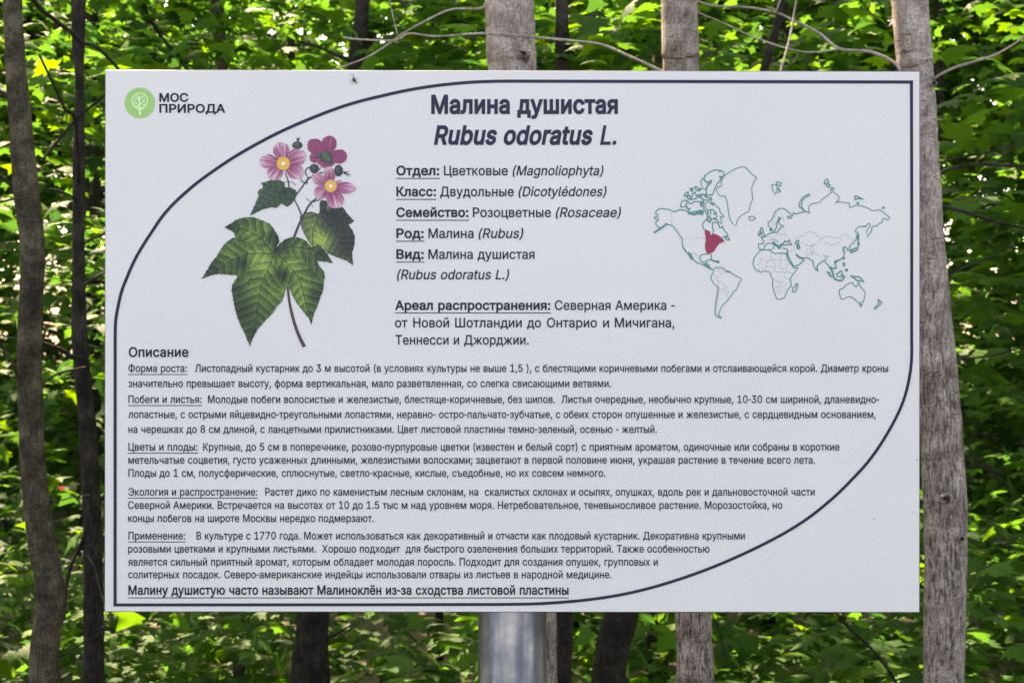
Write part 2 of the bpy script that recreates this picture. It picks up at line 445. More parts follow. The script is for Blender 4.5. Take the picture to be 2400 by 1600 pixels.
br(T['r10'], [(2180, 205), (2189, 186), (2227, 163), (2289, 143), (2330, 130), (2375, 105), (2402, 86), (2440, 60)], 5.4, 5.1, 9, 5, B_TWIG)
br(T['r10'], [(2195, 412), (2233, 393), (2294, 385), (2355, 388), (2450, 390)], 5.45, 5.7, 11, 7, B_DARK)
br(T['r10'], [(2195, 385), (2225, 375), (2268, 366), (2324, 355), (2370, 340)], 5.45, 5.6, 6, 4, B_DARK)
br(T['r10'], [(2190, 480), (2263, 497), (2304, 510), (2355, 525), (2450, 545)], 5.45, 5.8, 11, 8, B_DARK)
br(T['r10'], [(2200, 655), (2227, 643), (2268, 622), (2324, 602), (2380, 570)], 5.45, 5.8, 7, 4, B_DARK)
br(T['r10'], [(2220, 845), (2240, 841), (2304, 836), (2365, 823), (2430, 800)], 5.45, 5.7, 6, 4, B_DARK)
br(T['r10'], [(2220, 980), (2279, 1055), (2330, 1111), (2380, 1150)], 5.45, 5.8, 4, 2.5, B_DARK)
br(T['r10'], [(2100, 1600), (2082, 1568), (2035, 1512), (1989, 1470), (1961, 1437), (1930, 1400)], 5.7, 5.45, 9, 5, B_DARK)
br(T['m9'], [(1640, 1390), (1672, 1445), (1690, 1490), (1700, 1540), (1715, 1570)], 5.0, 5.3, 5, 3, B_DARK)
br(T['l1'], [(40, -60), (90, 15), (130, 48), (168, 77), (191, 100), (224, 110), (265, 148), (300, 190)], 5.25, 5.8, 14, 8, B_DARK)
br(T['l2'], [(185, 430), (176, 283), (153, 256), (128, 204), (92, 128)], 5.95, 5.6, 10, 7, B_DARK)
br(T['l2'], [(186, 520), (140, 440), (102, 378), (97, 378), (176, 283), (245, 224), (300, 170)][3:], 5.9, 5.8, 7, 7, B_DARK)
br(T['l2'], [(184, 480), (173, 464), (143, 449), (102, 441)], 6.0, 5.8, 7, 5, B_DARK)
br(T['l2'], [(187, 447), (210, 446), (260, 447)], 6.0, 6.1, 6, 5, B_DARK)
br(T['l2'], [(190, 670), (215, 655), (260, 632), (300, 610)], 6.0, 6.0, 9, 6, B_BROWN)
br(T['l2'], [(185, 590), (205, 565), (240, 550), (280, 530)], 6.0, 6.0, 6, 5, B_DARK)
br(T['l1'], [(48, 250), (30, 235), (0, 215), (-40, 200)], 5.2, 5.3, 14, 9, B_DARK)
br(T['l1'], [(70, 470), (40, 445), (15, 425), (-30, 390)], 5.2, 5.2, 14, 9, B_DARK)
br(T['l1'], [(66, 462), (38, 465), (0, 474), (-40, 480)], 5.15, 5.0, 7, 5, B_BROWN)
br(T['l1'], [(66, 905), (40, 877), (31, 851), (0, 805), (-30, 760)], 5.2, 5.0, 10, 7, B_BROWN)
br(T['l2'], [(190, 838), (169, 836), (143, 820), (102, 805), (60, 790)], 5.95, 5.6, 16, 10, B_DARK)
br(T['l1'], [(90, 905), (102, 897), (133, 877), (173, 866), (200, 860)], 5.2, 5.5, 9, 5, B_DARK)
br(T['l1'], [(95, 1180), (54, 1193), (25, 1208), (-20, 1230)], 5.15, 5.0, 5, 4, B_BROWN)
br(T['l2'], [(212, 1235), (204, 1244), (173, 1310), (160, 1350), (153, 1397), (150, 1450)], 6.0, 5.9, 10, 8, B_DARK)
br(T['l1'], [(110, 1550), (148, 1535), (180, 1515), (224, 1489), (260, 1470)], 5.2, 5.5, 6, 4, B_DARK)
br(T['l1'], [(105, 1170), (140, 1172), (180, 1162), (210, 1160)], 5.2, 5.4, 4, 3, B_BROWN)
br(T['l2'], [(232, 1470), (250, 1463), (262, 1440), (240, 1400), (222, 1330), (204, 1300)][::-1], 5.9, 5.6, 4, 3, B_BROWN)
br(T['l2'], [(190, 560), (200, 500), (222, 410), (228, 380)], 5.95, 5.6, 5, 3, B_BROWN)
br(T['t3'], [(545, 900), (500, 300), (434, 156), (378, 87), (327, 0), (300, -50)], 9.0, 8.6, 12, 9, B_DARK)
br(T['t4'], [(835, 150), (790, 130), (740, 108), (700, 98)], 7.4, 7.3, 10, 7, B_DARK)
br(T['t4'], [(745, 1470), (775, 1490), (800, 1478), (820, 1465)], 7.4, 7.2, 9, 5, B_DARK)
br(T['t3'], [(520, 120), (560, 118), (590, 110)], 9.0, 9.0, 7, 5, B_DARK)

# leaf knot and torn stub collars on the right-hand trunk
def knot(t, px, py, d, r, mat):
    c = P(px, py, d) - t.location; V = []; F = []; n = 14
    prof = [(1.25, .0), (1.15, -.014), (.85, -.020), (.55, -.012), (.42, .006), (.05, .012)]
    for rad, dy in prof:
        for k in range(n):
            a = 6.283 * k / n; V.append(c + Vector((math.cos(a) * rad * r * (1 + .12 * math.sin(3 * a)), dy, math.sin(a) * rad * r * .8)))
    for i in range(len(prof) - 1):
        for k in range(n): F.append((i * n + k, i * n + (k + 1) % n, (i + 1) * n + (k + 1) % n, (i + 1) * n + k))
    F.append(tuple((len(prof) - 1) * n + k for k in range(n)))
    me = mesh(V, F, 'knot'); smooth_mesh(me); kn = link('knot', me, B_GREY, t)
    n = 11; hv = [c + Vector((math.cos(6.283 * k / n) * r * .5 * R.uniform(.6, 1.15) + (.1 * r), -.021, math.sin(6.283 * k / n) * r * .62 * R.uniform(.6, 1.2))) for k in range(n)]
    link('hollow', mesh(hv, [tuple(range(n))]), mat, kn)
knot(T['r10'], 2216, 1168, 5.4 - .115, .022, B_DARK)
knot(T['r10'], 2251, 1260, 5.4 - .07, .012, B_DARK)
knot(T['r10'], 2186, 197, 5.4 - .06, .012, B_DARK)

# leaves in the layer near the trunks
fol = {
 'r10': [(44, 2230, 2560, -80, 1680, 6.2, 9.5), (12, 2240, 2500, 250, 800, 6.0, 7.5), (10, 2000, 2160, 1430, 1650, 6.5, 9)],
 'm9': [(16, 1640, 2120, -80, 190, 6.5, 10), (22, 1660, 2150, 1420, 1680, 6.5, 10), (14, 1400, 2300, 200, 1400, 8, 11)],
 'm6': [(22, 1230, 1580, -60, 190, 6.4, 8.5), (12, 930, 1140, -60, 170, 7, 9), (14, 800, 1110, 1400, 1680, 6.8, 9)],
 'm8': [(10, 1480, 1640, 1400, 1650, 8, 10), (14, 900, 1800, 200, 1400, 8, 11)],
 't4': [(20, 560, 960, -80, 170, 7.6, 10), (18, 480, 720, 1400, 1680, 7, 9.5)],
 't3': [(20, 260, 620, -80, 170, 8, 11), (16, 230, 520, 1420, 1680, 7, 10)],
 'l2': [(24, 180, 420, -80, 1650, 6.6, 10), (14, 100, 260, 100, 900, 6.5, 9)],
 'l1': [(34, -300, 180, -80, 1680, 6, 9.5)],
}
for k, zs in fol.items():
    cs = []
    for z in zs: cs += zone(*z)
    big_ = k in ('r10', 'm6', 'm9')
    add_foliage(T[k], sprays(cs, 13, .34 if big_ else .3, .03, .38 if big_ else .5, .11 if big_ else .09, .18 if big_ else .145, .2), 240)

# a single fallen-red leaf hanging behind the two left trunks
o = link('leaf', leaf_mesh('leaf', np.zeros((1, 3)), np.eye(3)[None], np.ones(1), np.array([[.42, .05, .05]]), T_NEAR), M_LEAF, T['l2'])
o['label'] = 'small red leaf'
o.location = P(145, 1146, 6.3) - T['l2'].location; o.scale = (.022,) * 3; o.rotation_euler = (1.2, .3, .5)

# ------------------------------------------------------------------ the wood behind
def wood(name, data, tmpl):
    me = leaf_mesh(name, *data, tmpl); return link(name, me, M_LEAF, kind='stuff')
low = zone(560, -500, 2900, 1150, 1900, 7.5, 14) + zone(260, -3200, -500, 700, 1900, 7.5, 14) + zone(260, 2900, 5400, 700, 1900, 7.5, 14)
mid = zone(1500, -500, 2900, -400, 1500, 10, 19) + zone(900, -3200, -500, -400, 1500, 7, 19) + zone(900, 2900, 5400, -400, 1500, 7, 19)
low = [c for c in low if not (820 < 1200 + c[0] * CD / K / (c[1] + CD) < 1110)]
d1 = sprays(mid + low, 13, .38, .06, .6, .085, .19, .3)
far = zone(8000, -500, 2900, -700, 1250, 19, 44) + zone(4200, -3400, -500, -700, 1250, 19, 40) + zone(4200, 2900, 5600, -700, 1250, 19, 40)
d2 = sprays(far, 13, .75, .14, .7, .20, .36, .2)
o = wood('distant_foliage', [np.concatenate([a, b]) for a, b in zip(d1, d2)], T_FAR)
o['label'] = 'sunlit and shaded green leaves of the deeper wood behind the sign'; o['category'] = 'foliage'
can = []
GAPS = [(P(x, y, d), r) for x, y, d, r in ((1000, 1520, 13, 2.2), (1700, 1500, 12, 1.7), (150, 150, 11, 1.4), (130, 330, 9, 1.1), (120, 1000, 10, 1.2), (2340, 60, 11, 1.5), (2300, 1250, 9, 1.3), (2330, 620, 9, .8), (600, 60, 12, 1.6), (2080, 40, 12, .7), (380, 1500, 10, .8), (1760, 1510, 16, 2.4), (1500, 1520, 15, 2.0), (950, 1500, 17, 2.8), (2300, 900, 10, .9), (110, 640, 11, .9), (60, 1500, 10, .8))]  # openings cut in the added canopy so sun falls on these spots
def lit(p):
    for g, r in GAPS:
        v = Vector(p) - g
        if (v - SD * v.dot(SD)).length < r * 1.3: return True
    return False
for _ in range(3300):
    x = NR.uniform(-26, 24); y = NR.uniform(2.5, 48); z = NR.uniform(6.0, 12.5)
    if noise.noise(Vector((x * .22, y * .22, 3.3))) > .34 or lit((x, y, z)): continue
    can.append((x, y, z))
o = wood('canopy', sprays(can, 12, 1.1, .3, .6, .34, .62, .2), T_BIG)
o['label'] = 'high leaf canopy added overhead to shade and dapple the wood'; o['category'] = 'foliage'
# unseen foliage added behind the camera; its gap gives the post a streak
bk = []
for _ in range(2300):
    s = R.choice((-1, 1)); y = NR.uniform(-17, -11)
    x = s * NR.uniform(1.0 + abs(y + 11) * .1, 30); bk.append((x, y, NR.uniform(.2, 7.5)))
o = wood('added_back_foliage', sprays(bk, 12, .7, .25, .7, .28, .5, .2), T_BIG)
o['label'] = 'leafy growth added behind the camera, with a gap for the post to reflect'; o['category'] = 'foliage'
tr_v, tr_f = [], []
for _ in range(24):                      # far trunks too small and too hidden to pick apart
    d = NR.uniform(13, 38); p = P(NR.uniform(-300, 2700), 800, d); z0 = gz(p.x, p.y) - .1; r = NR.uniform(.06, .14); ln = NR.uniform(-.5, .5)
    V, F = tube([np.array((p.x + ln * t * .5, p.y, z0 + t * 12, r * (1 - .5 * t))) for t in np.linspace(0, 1, 7)], 8, bump=.05)
    b0 = len(tr_v); tr_v += V; tr_f += [tuple(b0 + i for i in f) for f in F]
me = mesh(tr_v, tr_f, 'far_trunks'); smooth_mesh(me); o = link('far_trunks', me, B_DARK, kind='stuff')
o['label'] = 'thin dark trunks deep in the wood'; o['category'] = 'trunks'

# ------------------------------------------------------------------ the sign
sign = thing('information_sign', 'white printed botanical information board about fragrant raspberry on a round steel post', 'sign', (0, 0, 0))
TH = .006
def box_xz(corners, y0, y1):
    V = [(x, y0, z) for x, z in corners] + [(x, y1, z) for x, z in corners]
    return V
cs = [P(246, 163.5), P(2156.5, 167), P(2156, 1435), P(244.5, 1433.5)]
cc = [(p.x, p.z) for p in cs]; mx_, mz_ = 0, CZ
b_ = .0012
ins = [(x - b_ * (1 if x > 0 else -1), z - b_ * (1 if z > CZ else -1)) for x, z in cc]
V = [(x, 0, z) for x, z in ins] + [(x, b_, z) for x, z in cc] + [(x, TH, z) for x, z in cc]
F = [(3, 2, 1, 0)]
for i in range(4):
    j = (i + 1) % 4; F += [(i, j, 4 + j, 4 + i), (4 + i, 4 + j, 8 + j, 8 + i)]
F.append((8, 9, 10, 11))
pm = mesh(V, F, 'sign_panel'); panel = link('sign_panel', pm, M_PANEL, sign)
pm.materials.append(M_EDGE)
for p in pm.polygons:
    if p.index and abs(p.normal.y) < .9 : p.material_index = 1
# post: clamped to the back of the board
post = [np.array((.0005, .0545, z, .0515)) for z in np.linspace(-.3, CZ + .28, 30)]
tube_obj('post', post, M_POST, sign, 64)
V, F = tube([np.array((.0005, .0545, z, .0525)) for z in (CZ + .279, CZ + .287)], 32)
me = mesh(V, F, 'post_cap'); link('post_cap', me, M_POST, sign)
for zz in (CZ - .27, CZ + .2):           # brackets behind the board
    V = []; F = []
    for x0, x1, y0, y1, z0, z1 in ((-.30, .30, TH, TH + .003, zz - .02, zz + .02), (-.062, -.052, TH + .003, .075, zz - .015, zz + .015), (.053, .063, TH + .003, .075, zz - .015, zz + .015)):
        b0 = len(V); V += [(x, y, z) for x in (x0, x1) for y in (y0, y1) for z in (z0, z1)]
        F += [tuple(b0 + i for i in f) for f in ((0, 1, 3, 2), (4, 6, 7, 5), (0, 4, 5, 1), (2, 3, 7, 6), (0, 2, 6, 4), (1, 5, 7, 3))]
    link('bracket', mesh(V, F, 'bracket'), M_POST, sign)

LY = [-.0003]
def Q(px, py, layer=0):
    return ((px - 1200) * K, LY[0] - .00012 * layer, CZ + (800 - py) * K)

def ribbon(pts, w, closed=False):
    """flat stroke through photo points"""
    pts = [Vector(p) for p in pts]; n = len(pts); V = []; F = []
    for i in range(n):
        a = pts[(i - 1) % n] if closed or i else pts[i]; b = pts[(i + 1) % n] if closed or i < n - 1 else pts[i]
        t = (b - a); t = t.normalized() if t.length > 1e-6 else Vector((1, 0))
        nn = Vector((-t.y, t.x)); sc = 1.0
        if (closed or 0 < i < n - 1):
            t1 = (pts[i] - a); 
            if t1.length > 1e-6:
                c = abs(nn.dot(Vector((-t1.y, t1.x)).normalized())); sc = min(1.6, 1 / max(c, .35))
        ww = w[i] if isinstance(w, (list, tuple)) else w
        V += [pts[i] + nn * ww * .5 * sc, pts[i] - nn * ww * .5 * sc]
    for i in range(n if closed else n - 1):
        j = (i + 1) % n; F.append((2 * i, 2 * i + 1, 2 * j + 1, 2 * j))
    return V, F

def union(parts, keep_all=False):
    """merge overlapping flat strokes into one sheet without doubled faces"""
    pts = []; edges = []; quads = []
    for v, f in parts:
        v = [Vector((p[0], p[1])) for p in v]
        for q in f:
            b0 = len(pts); k = len(q); pts += [v[i].copy() for i in q]; edges += [(b0 + i, b0 + (i + 1) % k) for i in range(k)]
            quads.append(np.array([tuple(v[i]) for i in q]))
    r = geometry.delaunay_2d_cdt(pts, edges, [], 0, 1e-3)
    V = np.array([tuple(v) for v in r[0]]); F = np.array([tuple(f) for f in r[2]])
    C = V[F].mean(axis=1); keep = np.zeros(len(F), bool)
    for q in quads:
        lo, hi = q.min(0), q.max(0); idx = np.nonzero((C >= lo).all(1) & (C <= hi).all(1) & ~keep)[0]
        if not len(idx): continue
        c = C[idx]; mask = np.zeros(len(idx), bool); j = len(q) - 1
        for i in range(len(q)):
            (xi, yi), (xj, yj) = q[i], q[j]
            if yi != yj:
                m = ((yi > c[:, 1]) != (yj > c[:, 1])) & (c[:, 0] < (xj - xi) * (c[:, 1] - yi) / (yj - yi) + xi); mask ^= m
            j = i
        keep[idx[mask]] = True
    return [([tuple(v) for v in V], [tuple(int(i) for i in f) for f in F[keep]])]

def print_obj(name, parts, mat, layer=1, parent=panel):
    if len(parts) > 1 or len(parts[0][1]) > 1: parts = union(parts)
    V = []; F = []
    for v, f in parts:
        b0 = len(V); V += [Q(p[0], p[1], layer) for p in v]; F += [tuple(b0 + i for i in q) for q in f]
    return link(name, mesh(V, F, name), mat, parent)

# border line
arc1 = [(270, 850), (270.1, 777), (271.9, 746.5), (277.8, 713.4), (285.9, 680.2), (297.4, 650.9), (308.9, 624), (322.9, 596), (340.8, 566.4), (358.6, 539.5), (379, 509.3),
        (407, 477.4), (439, 448), (474.7, 419), (540, 374), (607, 335), (677, 300), (760, 265.5), (830, 241.5), (900, 224), (955, 212), (1010.7, 202.8), (1060, 197), (1108, 193), (1160, 191), (1200, 190.7)]
arc2 = [(2136.5, 780), (2135.8, 850), (2125, 913), (2105.4, 967), (2070.7, 1030), (2034, 1082), (1992.7, 1127), (1953.6, 1165), (1897, 1211), (1832, 1252), (1745.5, 1295.6),
        (1650, 1336), (1550, 1369.5), (1463.6, 1391), (1376.8, 1404.5), (1290, 1412), (1230, 1414.5), (1160, 1415.3)]
def c2(p, n=4): return [(q[0], q[1]) for q in catmull(p, n)]
left = [(269.8, 1419.6), (269.9, 1200)] + c2(arc1) + [(1600, 191.5), (2140, 192.8)]
right = [(2136, 189), (2136.8, 500)] + c2(arc2) + [(800, 1416), (266, 1416.4)]
print_obj('border_line', [ribbon(left, 7.4)], M_INK); print_obj('border_line', [ribbon(right, 7.0)], M_INK, 1.5)

# lettering
GLYPHS = {      # letter: (advance, outlines as x, y, x, y ... in thousandths of the type size)
  '(': (273, [[89, 207, 90, 244, 94, 283, 101, 324, 109, 364, 119, 403, 132, 441, 145, 477, 160, 510, 177, 539, 236, 539, 219, 503, 204, 466, 191, 428, 179, 390, 169, 351, 161, 313, 156, 276, 152, 241, 151, 207, 152, 176, 155, 145, 160, 115, 167, 83, 177, 50, 188, 16, 202, -19, 218, -57, 236, -96, 177, -96, 160, -66, 145, -36, 132, -6, 121, 24, 111, 55, 103, 85, 97, 116, 93, 146, 90, 176]]),
  ')': (273, [[37, -96, 56, -56, 72, -18, 86, 18, 97, 52, 106, 85, 113, 116, 118, 147, 121, 177, 122, 207, 121, 241, 117, 276, 112, 313, 104, 351, 94, 390, 82, 428, 69, 466, 54, 503, 37, 539, 97, 539, 113, 510, 128, 477, 142, 441, 154, 403, 164, 364, 173, 323, 179, 283, 183, 244, 184, 207, 183, 176, 180, 145, 176, 115, 170, 84, 161, 53, 152, 23, 140, -7, 127, -37, 113, -67, 97, -96]]),
  ',': (188, [[38, -119, 68, 71, 137, 71, 84, -119]]),
  '-': (453, [[337, 244, 337, 188, 114, 188, 114, 244]]),
  '.': (188, [[95, -4, 78, -1, 63, 9, 53, 24, 50, 41, 53, 59, 63, 73, 78, 83, 95, 87, 113, 83, 128, 73, 138, 59, 141, 41, 138, 24, 128, 9, 113, -1]]),
  '0': (453, [[227, -7, 191, -3, 158, 7, 130, 24, 105, 48, 85, 77, 69, 113, 57, 155, 50, 202, 48, 254, 50, 306, 57, 353, 69, 395, 85, 431, 106, 461, 130, 484, 159, 502, 191, 512, 227, 516, 262, 512, 295, 502, 323, 484, 348, 461, 368, 431, 384, 395, 396, 353, 403, 306, 405, 254, 403, 202, 396, 155, 384, 113, 368, 77, 348, 48, 323, 24, 295, 7, 263, -3], [227, 50, 250, 52, 271, 60, 290, 74, 306, 92, 320, 116, 330, 144, 338, 176, 342, 213, 344, 254, 342, 295, 338, 332, 330, 365, 320, 393, 306, 416, 290, 435, 271, 449, 250, 457, 227, 460, 203, 457, 182, 449, 163, 435, 147, 416, 134, 393, 123, 365, 115, 332, 111, 295, 109, 254, 111, 213, 115, 176, 123, 144, 134, 116, 147, 92, 163, 74, 182, 60, 203, 52]]),
  '1': (453, [[76, 0, 76, 55, 391, 55, 391, 0], [276, 509, 276, 0, 212, 0, 212, 448, 209, 448, 86, 358, 86, 427, 198, 509]]),
  '3': (453, [[218, -7, 188, -5, 159, 1, 133, 10, 108, 22, 88, 38, 70, 57, 57, 79, 48, 104, 44, 132, 109, 132, 115, 107, 126, 87, 144, 71, 165, 59, 191, 52, 219, 50, 248, 53, 275, 61, 297, 74, 315, 93, 325, 116, 329, 145, 326, 172, 316, 196, 299, 217, 275, 234, 254, 241, 229, 246, 201, 248, 157, 248, 157, 299, 288, 448, 288, 452, 70, 452, 70, 509, 372, 509, 372, 461, 211, 278, 211, 289, 247, 290, 279, 286, 308, 276, 333, 262, 354, 244, 371, 222, 383, 198, 391, 173, 393, 145, 390, 116, 383, 90, 370, 66, 354, 45, 333, 27, 309, 12, 281, 2, 251, -5]]),
  '5': (453, [[221, -7, 192, -5, 165, 1, 140, 11, 118, 25, 99, 41, 83, 60, 71, 82, 63, 105, 60, 130, 122, 130, 127, 108, 138, 89, 154, 73, 173, 60, 196, 52, 221, 50, 250, 53, 276, 64, 298, 82, 314, 104, 324, 131, 328, 162, 326, 183, 321, 203, 314, 221, 297, 244, 275, 262, 248, 273, 218, 277, 192, 275, 167, 268, 145, 258, 128, 246, 67, 253, 96, 509, 366, 509, 366, 452, 151, 452, 134, 301, 136, 301, 155, 315, 178, 325, 203, 331, 229, 334, 252, 332, 274, 328, 294, 321, 313, 311, 330, 299, 345, 285, 358, 269, 370, 251, 379, 231, 386, 210, 390, 187, 391, 163, 388, 132, 381, 102, 369, 76, 352, 52, 332, 32, 309, 15, 282, 3, 253, -4]]),
  '7': (453, [[97, 0, 323, 448, 323, 452, 62, 452, 62, 509, 391, 509, 391, 449, 165, 0]]),
  '8': (453, [[226, -7, 193, -5, 163, 1, 136, 11, 111, 25, 91, 42, 74, 62, 62, 84, 54, 109, 52, 135, 53, 156, 58, 176, 65, 195, 81, 220, 101, 241, 125, 256, 153, 265, 153, 267, 129, 276, 109, 289, 93, 308, 80, 330, 73, 354, 70, 380, 73, 405, 79, 429, 90, 450, 106, 469, 124, 485, 146, 498, 170, 508, 197, 514, 226, 516, 255, 514, 282, 508, 306, 498, 328, 485, 346, 469, 361, 450, 373, 429, 379, 405, 382, 380, 379, 354, 372, 330, 359, 308, 343, 289, 323, 276, 300, 267, 300, 265, 327, 256, 351, 241, 372, 220, 387, 195, 395, 176, 399, 156, 401, 135, 398, 109, 391, 84, 378, 62, 362, 42, 341, 25, 317, 11, 289, 1, 259, -5], [226, 49, 258, 52, 285, 60, 307, 74, 323, 91, 333, 113, 337, 139, 333, 165, 322, 189, 305, 208, 283, 223, 256, 232, 226, 235, 196, 232, 169, 223, 147, 208, 130, 189, 119, 165, 115, 139, 119, 113, 129, 91, 145, 74, 167, 60, 185, 54, 205, 50], [226, 290, 252, 292, 274, 300, 293, 313, 307, 330, 316, 351, 319, 376, 316, 399, 308, 420, 294, 437, 275, 449, 252, 457, 226, 460, 200, 457, 177, 449, 159, 437, 145, 420, 136, 399, 133, 376, 136, 351, 145, 330, 159, 313, 178, 300, 201, 292]]),
  ':': (188, [[95, -4, 78, -1, 63, 9, 53, 24, 50, 41, 53, 59, 63, 73, 78, 83, 95, 87, 113, 83, 128, 73, 138, 59, 141, 41, 138, 24, 128, 9, 113, -1], [95, 271, 78, 274, 63, 284, 53, 299, 50, 316, 53, 334, 63, 349, 78, 359, 95, 362, 113, 359, 128, 349, 138, 334, 141, 316, 138, 299, 128, 284, 113, 274]]),
  ';': (188, [[38, -119, 68, 71, 137, 71, 84, -119], [103, 271, 86, 274, 71, 284, 61, 299, 58, 316, 61, 334, 71, 349, 86, 359, 103, 362, 121, 359, 136, 349, 146, 334, 149, 316, 146, 299, 136, 284, 121, 274]]),
  'D': (502, [[219, 0, 96, 0, 96, 57, 215, 57, 254, 60, 288, 68, 318, 81, 343, 99, 363, 122, 379, 149, 390, 181, 397, 216, 399, 255, 397, 294, 390, 329, 379, 361, 364, 388, 344, 410, 320, 428, 291, 441, 258, 449, 221, 452, 93, 452, 93, 509, 225, 509, 273, 505, 315, 495, 353, 478, 385, 455, 412, 426, 433, 391, 449, 351, 458, 306, 462, 255, 458, 205, 449, 159, 433, 119, 411, 83, 384, 54, 351, 31, 312, 14, 268, 3], [125, 509, 125, 0, 60, 0, 60, 509]]),
  'H': (517, [[60, 0, 60, 509, 125, 509, 125, 289, 392, 289, 392, 509, 457, 509, 457, 0, 392, 0, 392, 232, 125, 232, 125, 0]]),
  'L': (393, [[60, 0, 60, 509, 125, 509, 125, 57, 361, 57, 361, 0]]),
  'M': (628, [[60, 0, 60, 509, 152, 509, 277, 187, 287, 159, 299, 123, 311, 84, 322, 49, 307, 49, 318, 83, 330, 121, 342, 158, 352, 187, 476, 509, 568, 509, 568, 0, 504, 0, 504, 291, 504, 327, 505, 369, 506, 413, 507, 457, 513, 457, 498, 409, 482, 363, 467, 322, 456, 291, 342, 0, 286, 0, 170, 291, 159, 321, 145, 361, 129, 408, 112, 457, 119, 457, 120, 416, 121, 372, 122, 328, 122, 291, 122, 0]]),
  'R': (449, [[60, 0, 60, 509, 236, 509, 273, 506, 305, 500, 333, 489, 356, 473, 376, 455, 390, 433, 401, 408, 407, 381, 409, 352, 407, 323, 401, 296, 390, 271, 376, 250, 356, 232, 333, 217, 305, 206, 273, 200, 236, 198, 96, 198, 96, 255, 234, 255, 258, 256, 280, 260, 298, 267, 319, 281, 334, 300, 342, 324, 345, 352, 342, 380, 334, 405, 319, 425, 298, 440, 279, 446, 258, 451, 233, 452, 125, 452, 125, 0], [353, 0, 230, 229, 303, 229, 428, 0]]),
  '_': (319, [[319, 0, 319, -56, 0, -56, 0, 0]]),
  'a': (389, [[160, -9, 137, -7, 115, -3, 94, 5, 76, 15, 60, 29, 48, 45, 38, 63, 32, 84, 30, 108, 34, 138, 43, 161, 58, 179, 78, 193, 100, 203, 125, 211, 178, 220, 234, 227, 252, 230, 265, 235, 273, 243, 276, 255, 276, 257, 273, 279, 267, 297, 256, 311, 240, 322, 220, 329, 196, 331, 171, 329, 149, 322, 132, 313, 118, 301, 107, 288, 100, 274, 41, 291, 51, 313, 64, 331, 79, 346, 95, 358, 114, 368, 133, 375, 153, 380, 173, 383, 194, 384, 239, 379, 263, 372, 286, 360, 306, 343, 322, 320, 330, 301, 335, 278, 337, 251, 337, 0, 277, 0, 277, 52, 272, 52, 252, 25, 236, 12, 215, 1, 190, -6], [170, 45, 202, 49, 228, 59, 248, 74, 263, 93, 272, 115, 276, 138, 276, 190, 259, 182, 231, 176, 200, 171, 175, 168, 134, 159, 117, 150, 103, 139, 95, 124, 92, 105, 94, 87, 102, 72, 114, 61, 130, 52, 149, 47]]),
  'b': (424, [[229, -8, 198, -5, 172, 4, 153, 17, 138, 31, 118, 59, 112, 59, 112, 0, 53, 0, 53, 509, 114, 509, 114, 319, 118, 319, 137, 346, 152, 360, 171, 373, 197, 381, 229, 384, 259, 382, 287, 374, 313, 361, 335, 342, 354, 320, 370, 293, 381, 261, 388, 227, 390, 189, 388, 151, 381, 116, 370, 84, 355, 57, 336, 34, 313, 16, 288, 3, 260, -6], [220, 47, 242, 49, 262, 55, 279, 66, 294, 80, 306, 97, 316, 117, 323, 139, 327, 163, 328, 189, 327, 215, 323, 239, 316, 261, 307, 281, 295, 298, 280, 311, 262, 322, 243, 328, 220, 330, 198, 328, 178, 322, 161, 312, 147, 299, 134, 282, 125, 263, 118, 241, 114, 216, 113, 189, 114, 162, 118, 138, 125, 115, 135, 95, 147, 78, 162, 65, 179, 55, 198, 49]]),
  'c': (396, [[207, -8, 174, -5, 144, 3, 117, 16, 93, 35, 72, 58, 56, 85, 44, 116, 37, 150, 34, 187, 37, 225, 44, 260, 56, 291, 72, 318, 93, 341, 117, 360, 144, 374, 174, 382, 207, 384, 234, 383, 260, 377, 284, 368, 305, 356, 324, 341, 340, 322, 353, 301, 362, 277, 303, 262, 290, 289, 270, 311, 242, 325, 207, 330, 184, 328, 163, 321, 145, 310, 130, 296, 118, 278, 108, 258, 102, 236, 98, 212, 96, 187, 98, 163, 102, 139, 108, 117, 118, 97, 130, 80, 145, 66, 163, 55, 184, 49, 207, 46, 243, 52, 271, 66, 292, 89, 304, 117, 363, 102, 354, 78, 341, 56, 325, 37, 306, 21, 285, 9, 261, -1, 235, -6]]),
  'd': (424, [[195, -8, 165, -6, 137, 3, 111, 16, 89, 34, 70, 57, 55, 84, 43, 116, 36, 151, 34, 189, 36, 227, 43, 261, 55, 293, 70, 320, 89, 342, 112, 361, 137, 374, 165, 382, 196, 384, 228, 381, 253, 373, 272, 360, 287, 346, 306, 319, 311, 319, 311, 509, 372, 509, 372, 0, 313, 0, 313, 59, 307, 59, 287, 31, 272, 17, 252, 4, 227, -5], [205, 47, 226, 49, 246, 55, 263, 65, 278, 78, 290, 95, 299, 115, 306, 138, 310, 162, 312, 189, 310, 216, 306, 241, 300, 263, 290, 282, 278, 299, 263, 312, 246, 322, 227, 328, 205, 330, 182, 328, 162, 322, 145, 311, 130, 298, 118, 281, 108, 261, 102, 239, 98, 215, 96, 189, 98, 163, 102, 139, 109, 117, 118, 97, 130, 80, 145, 66, 162, 55, 182, 49]]),
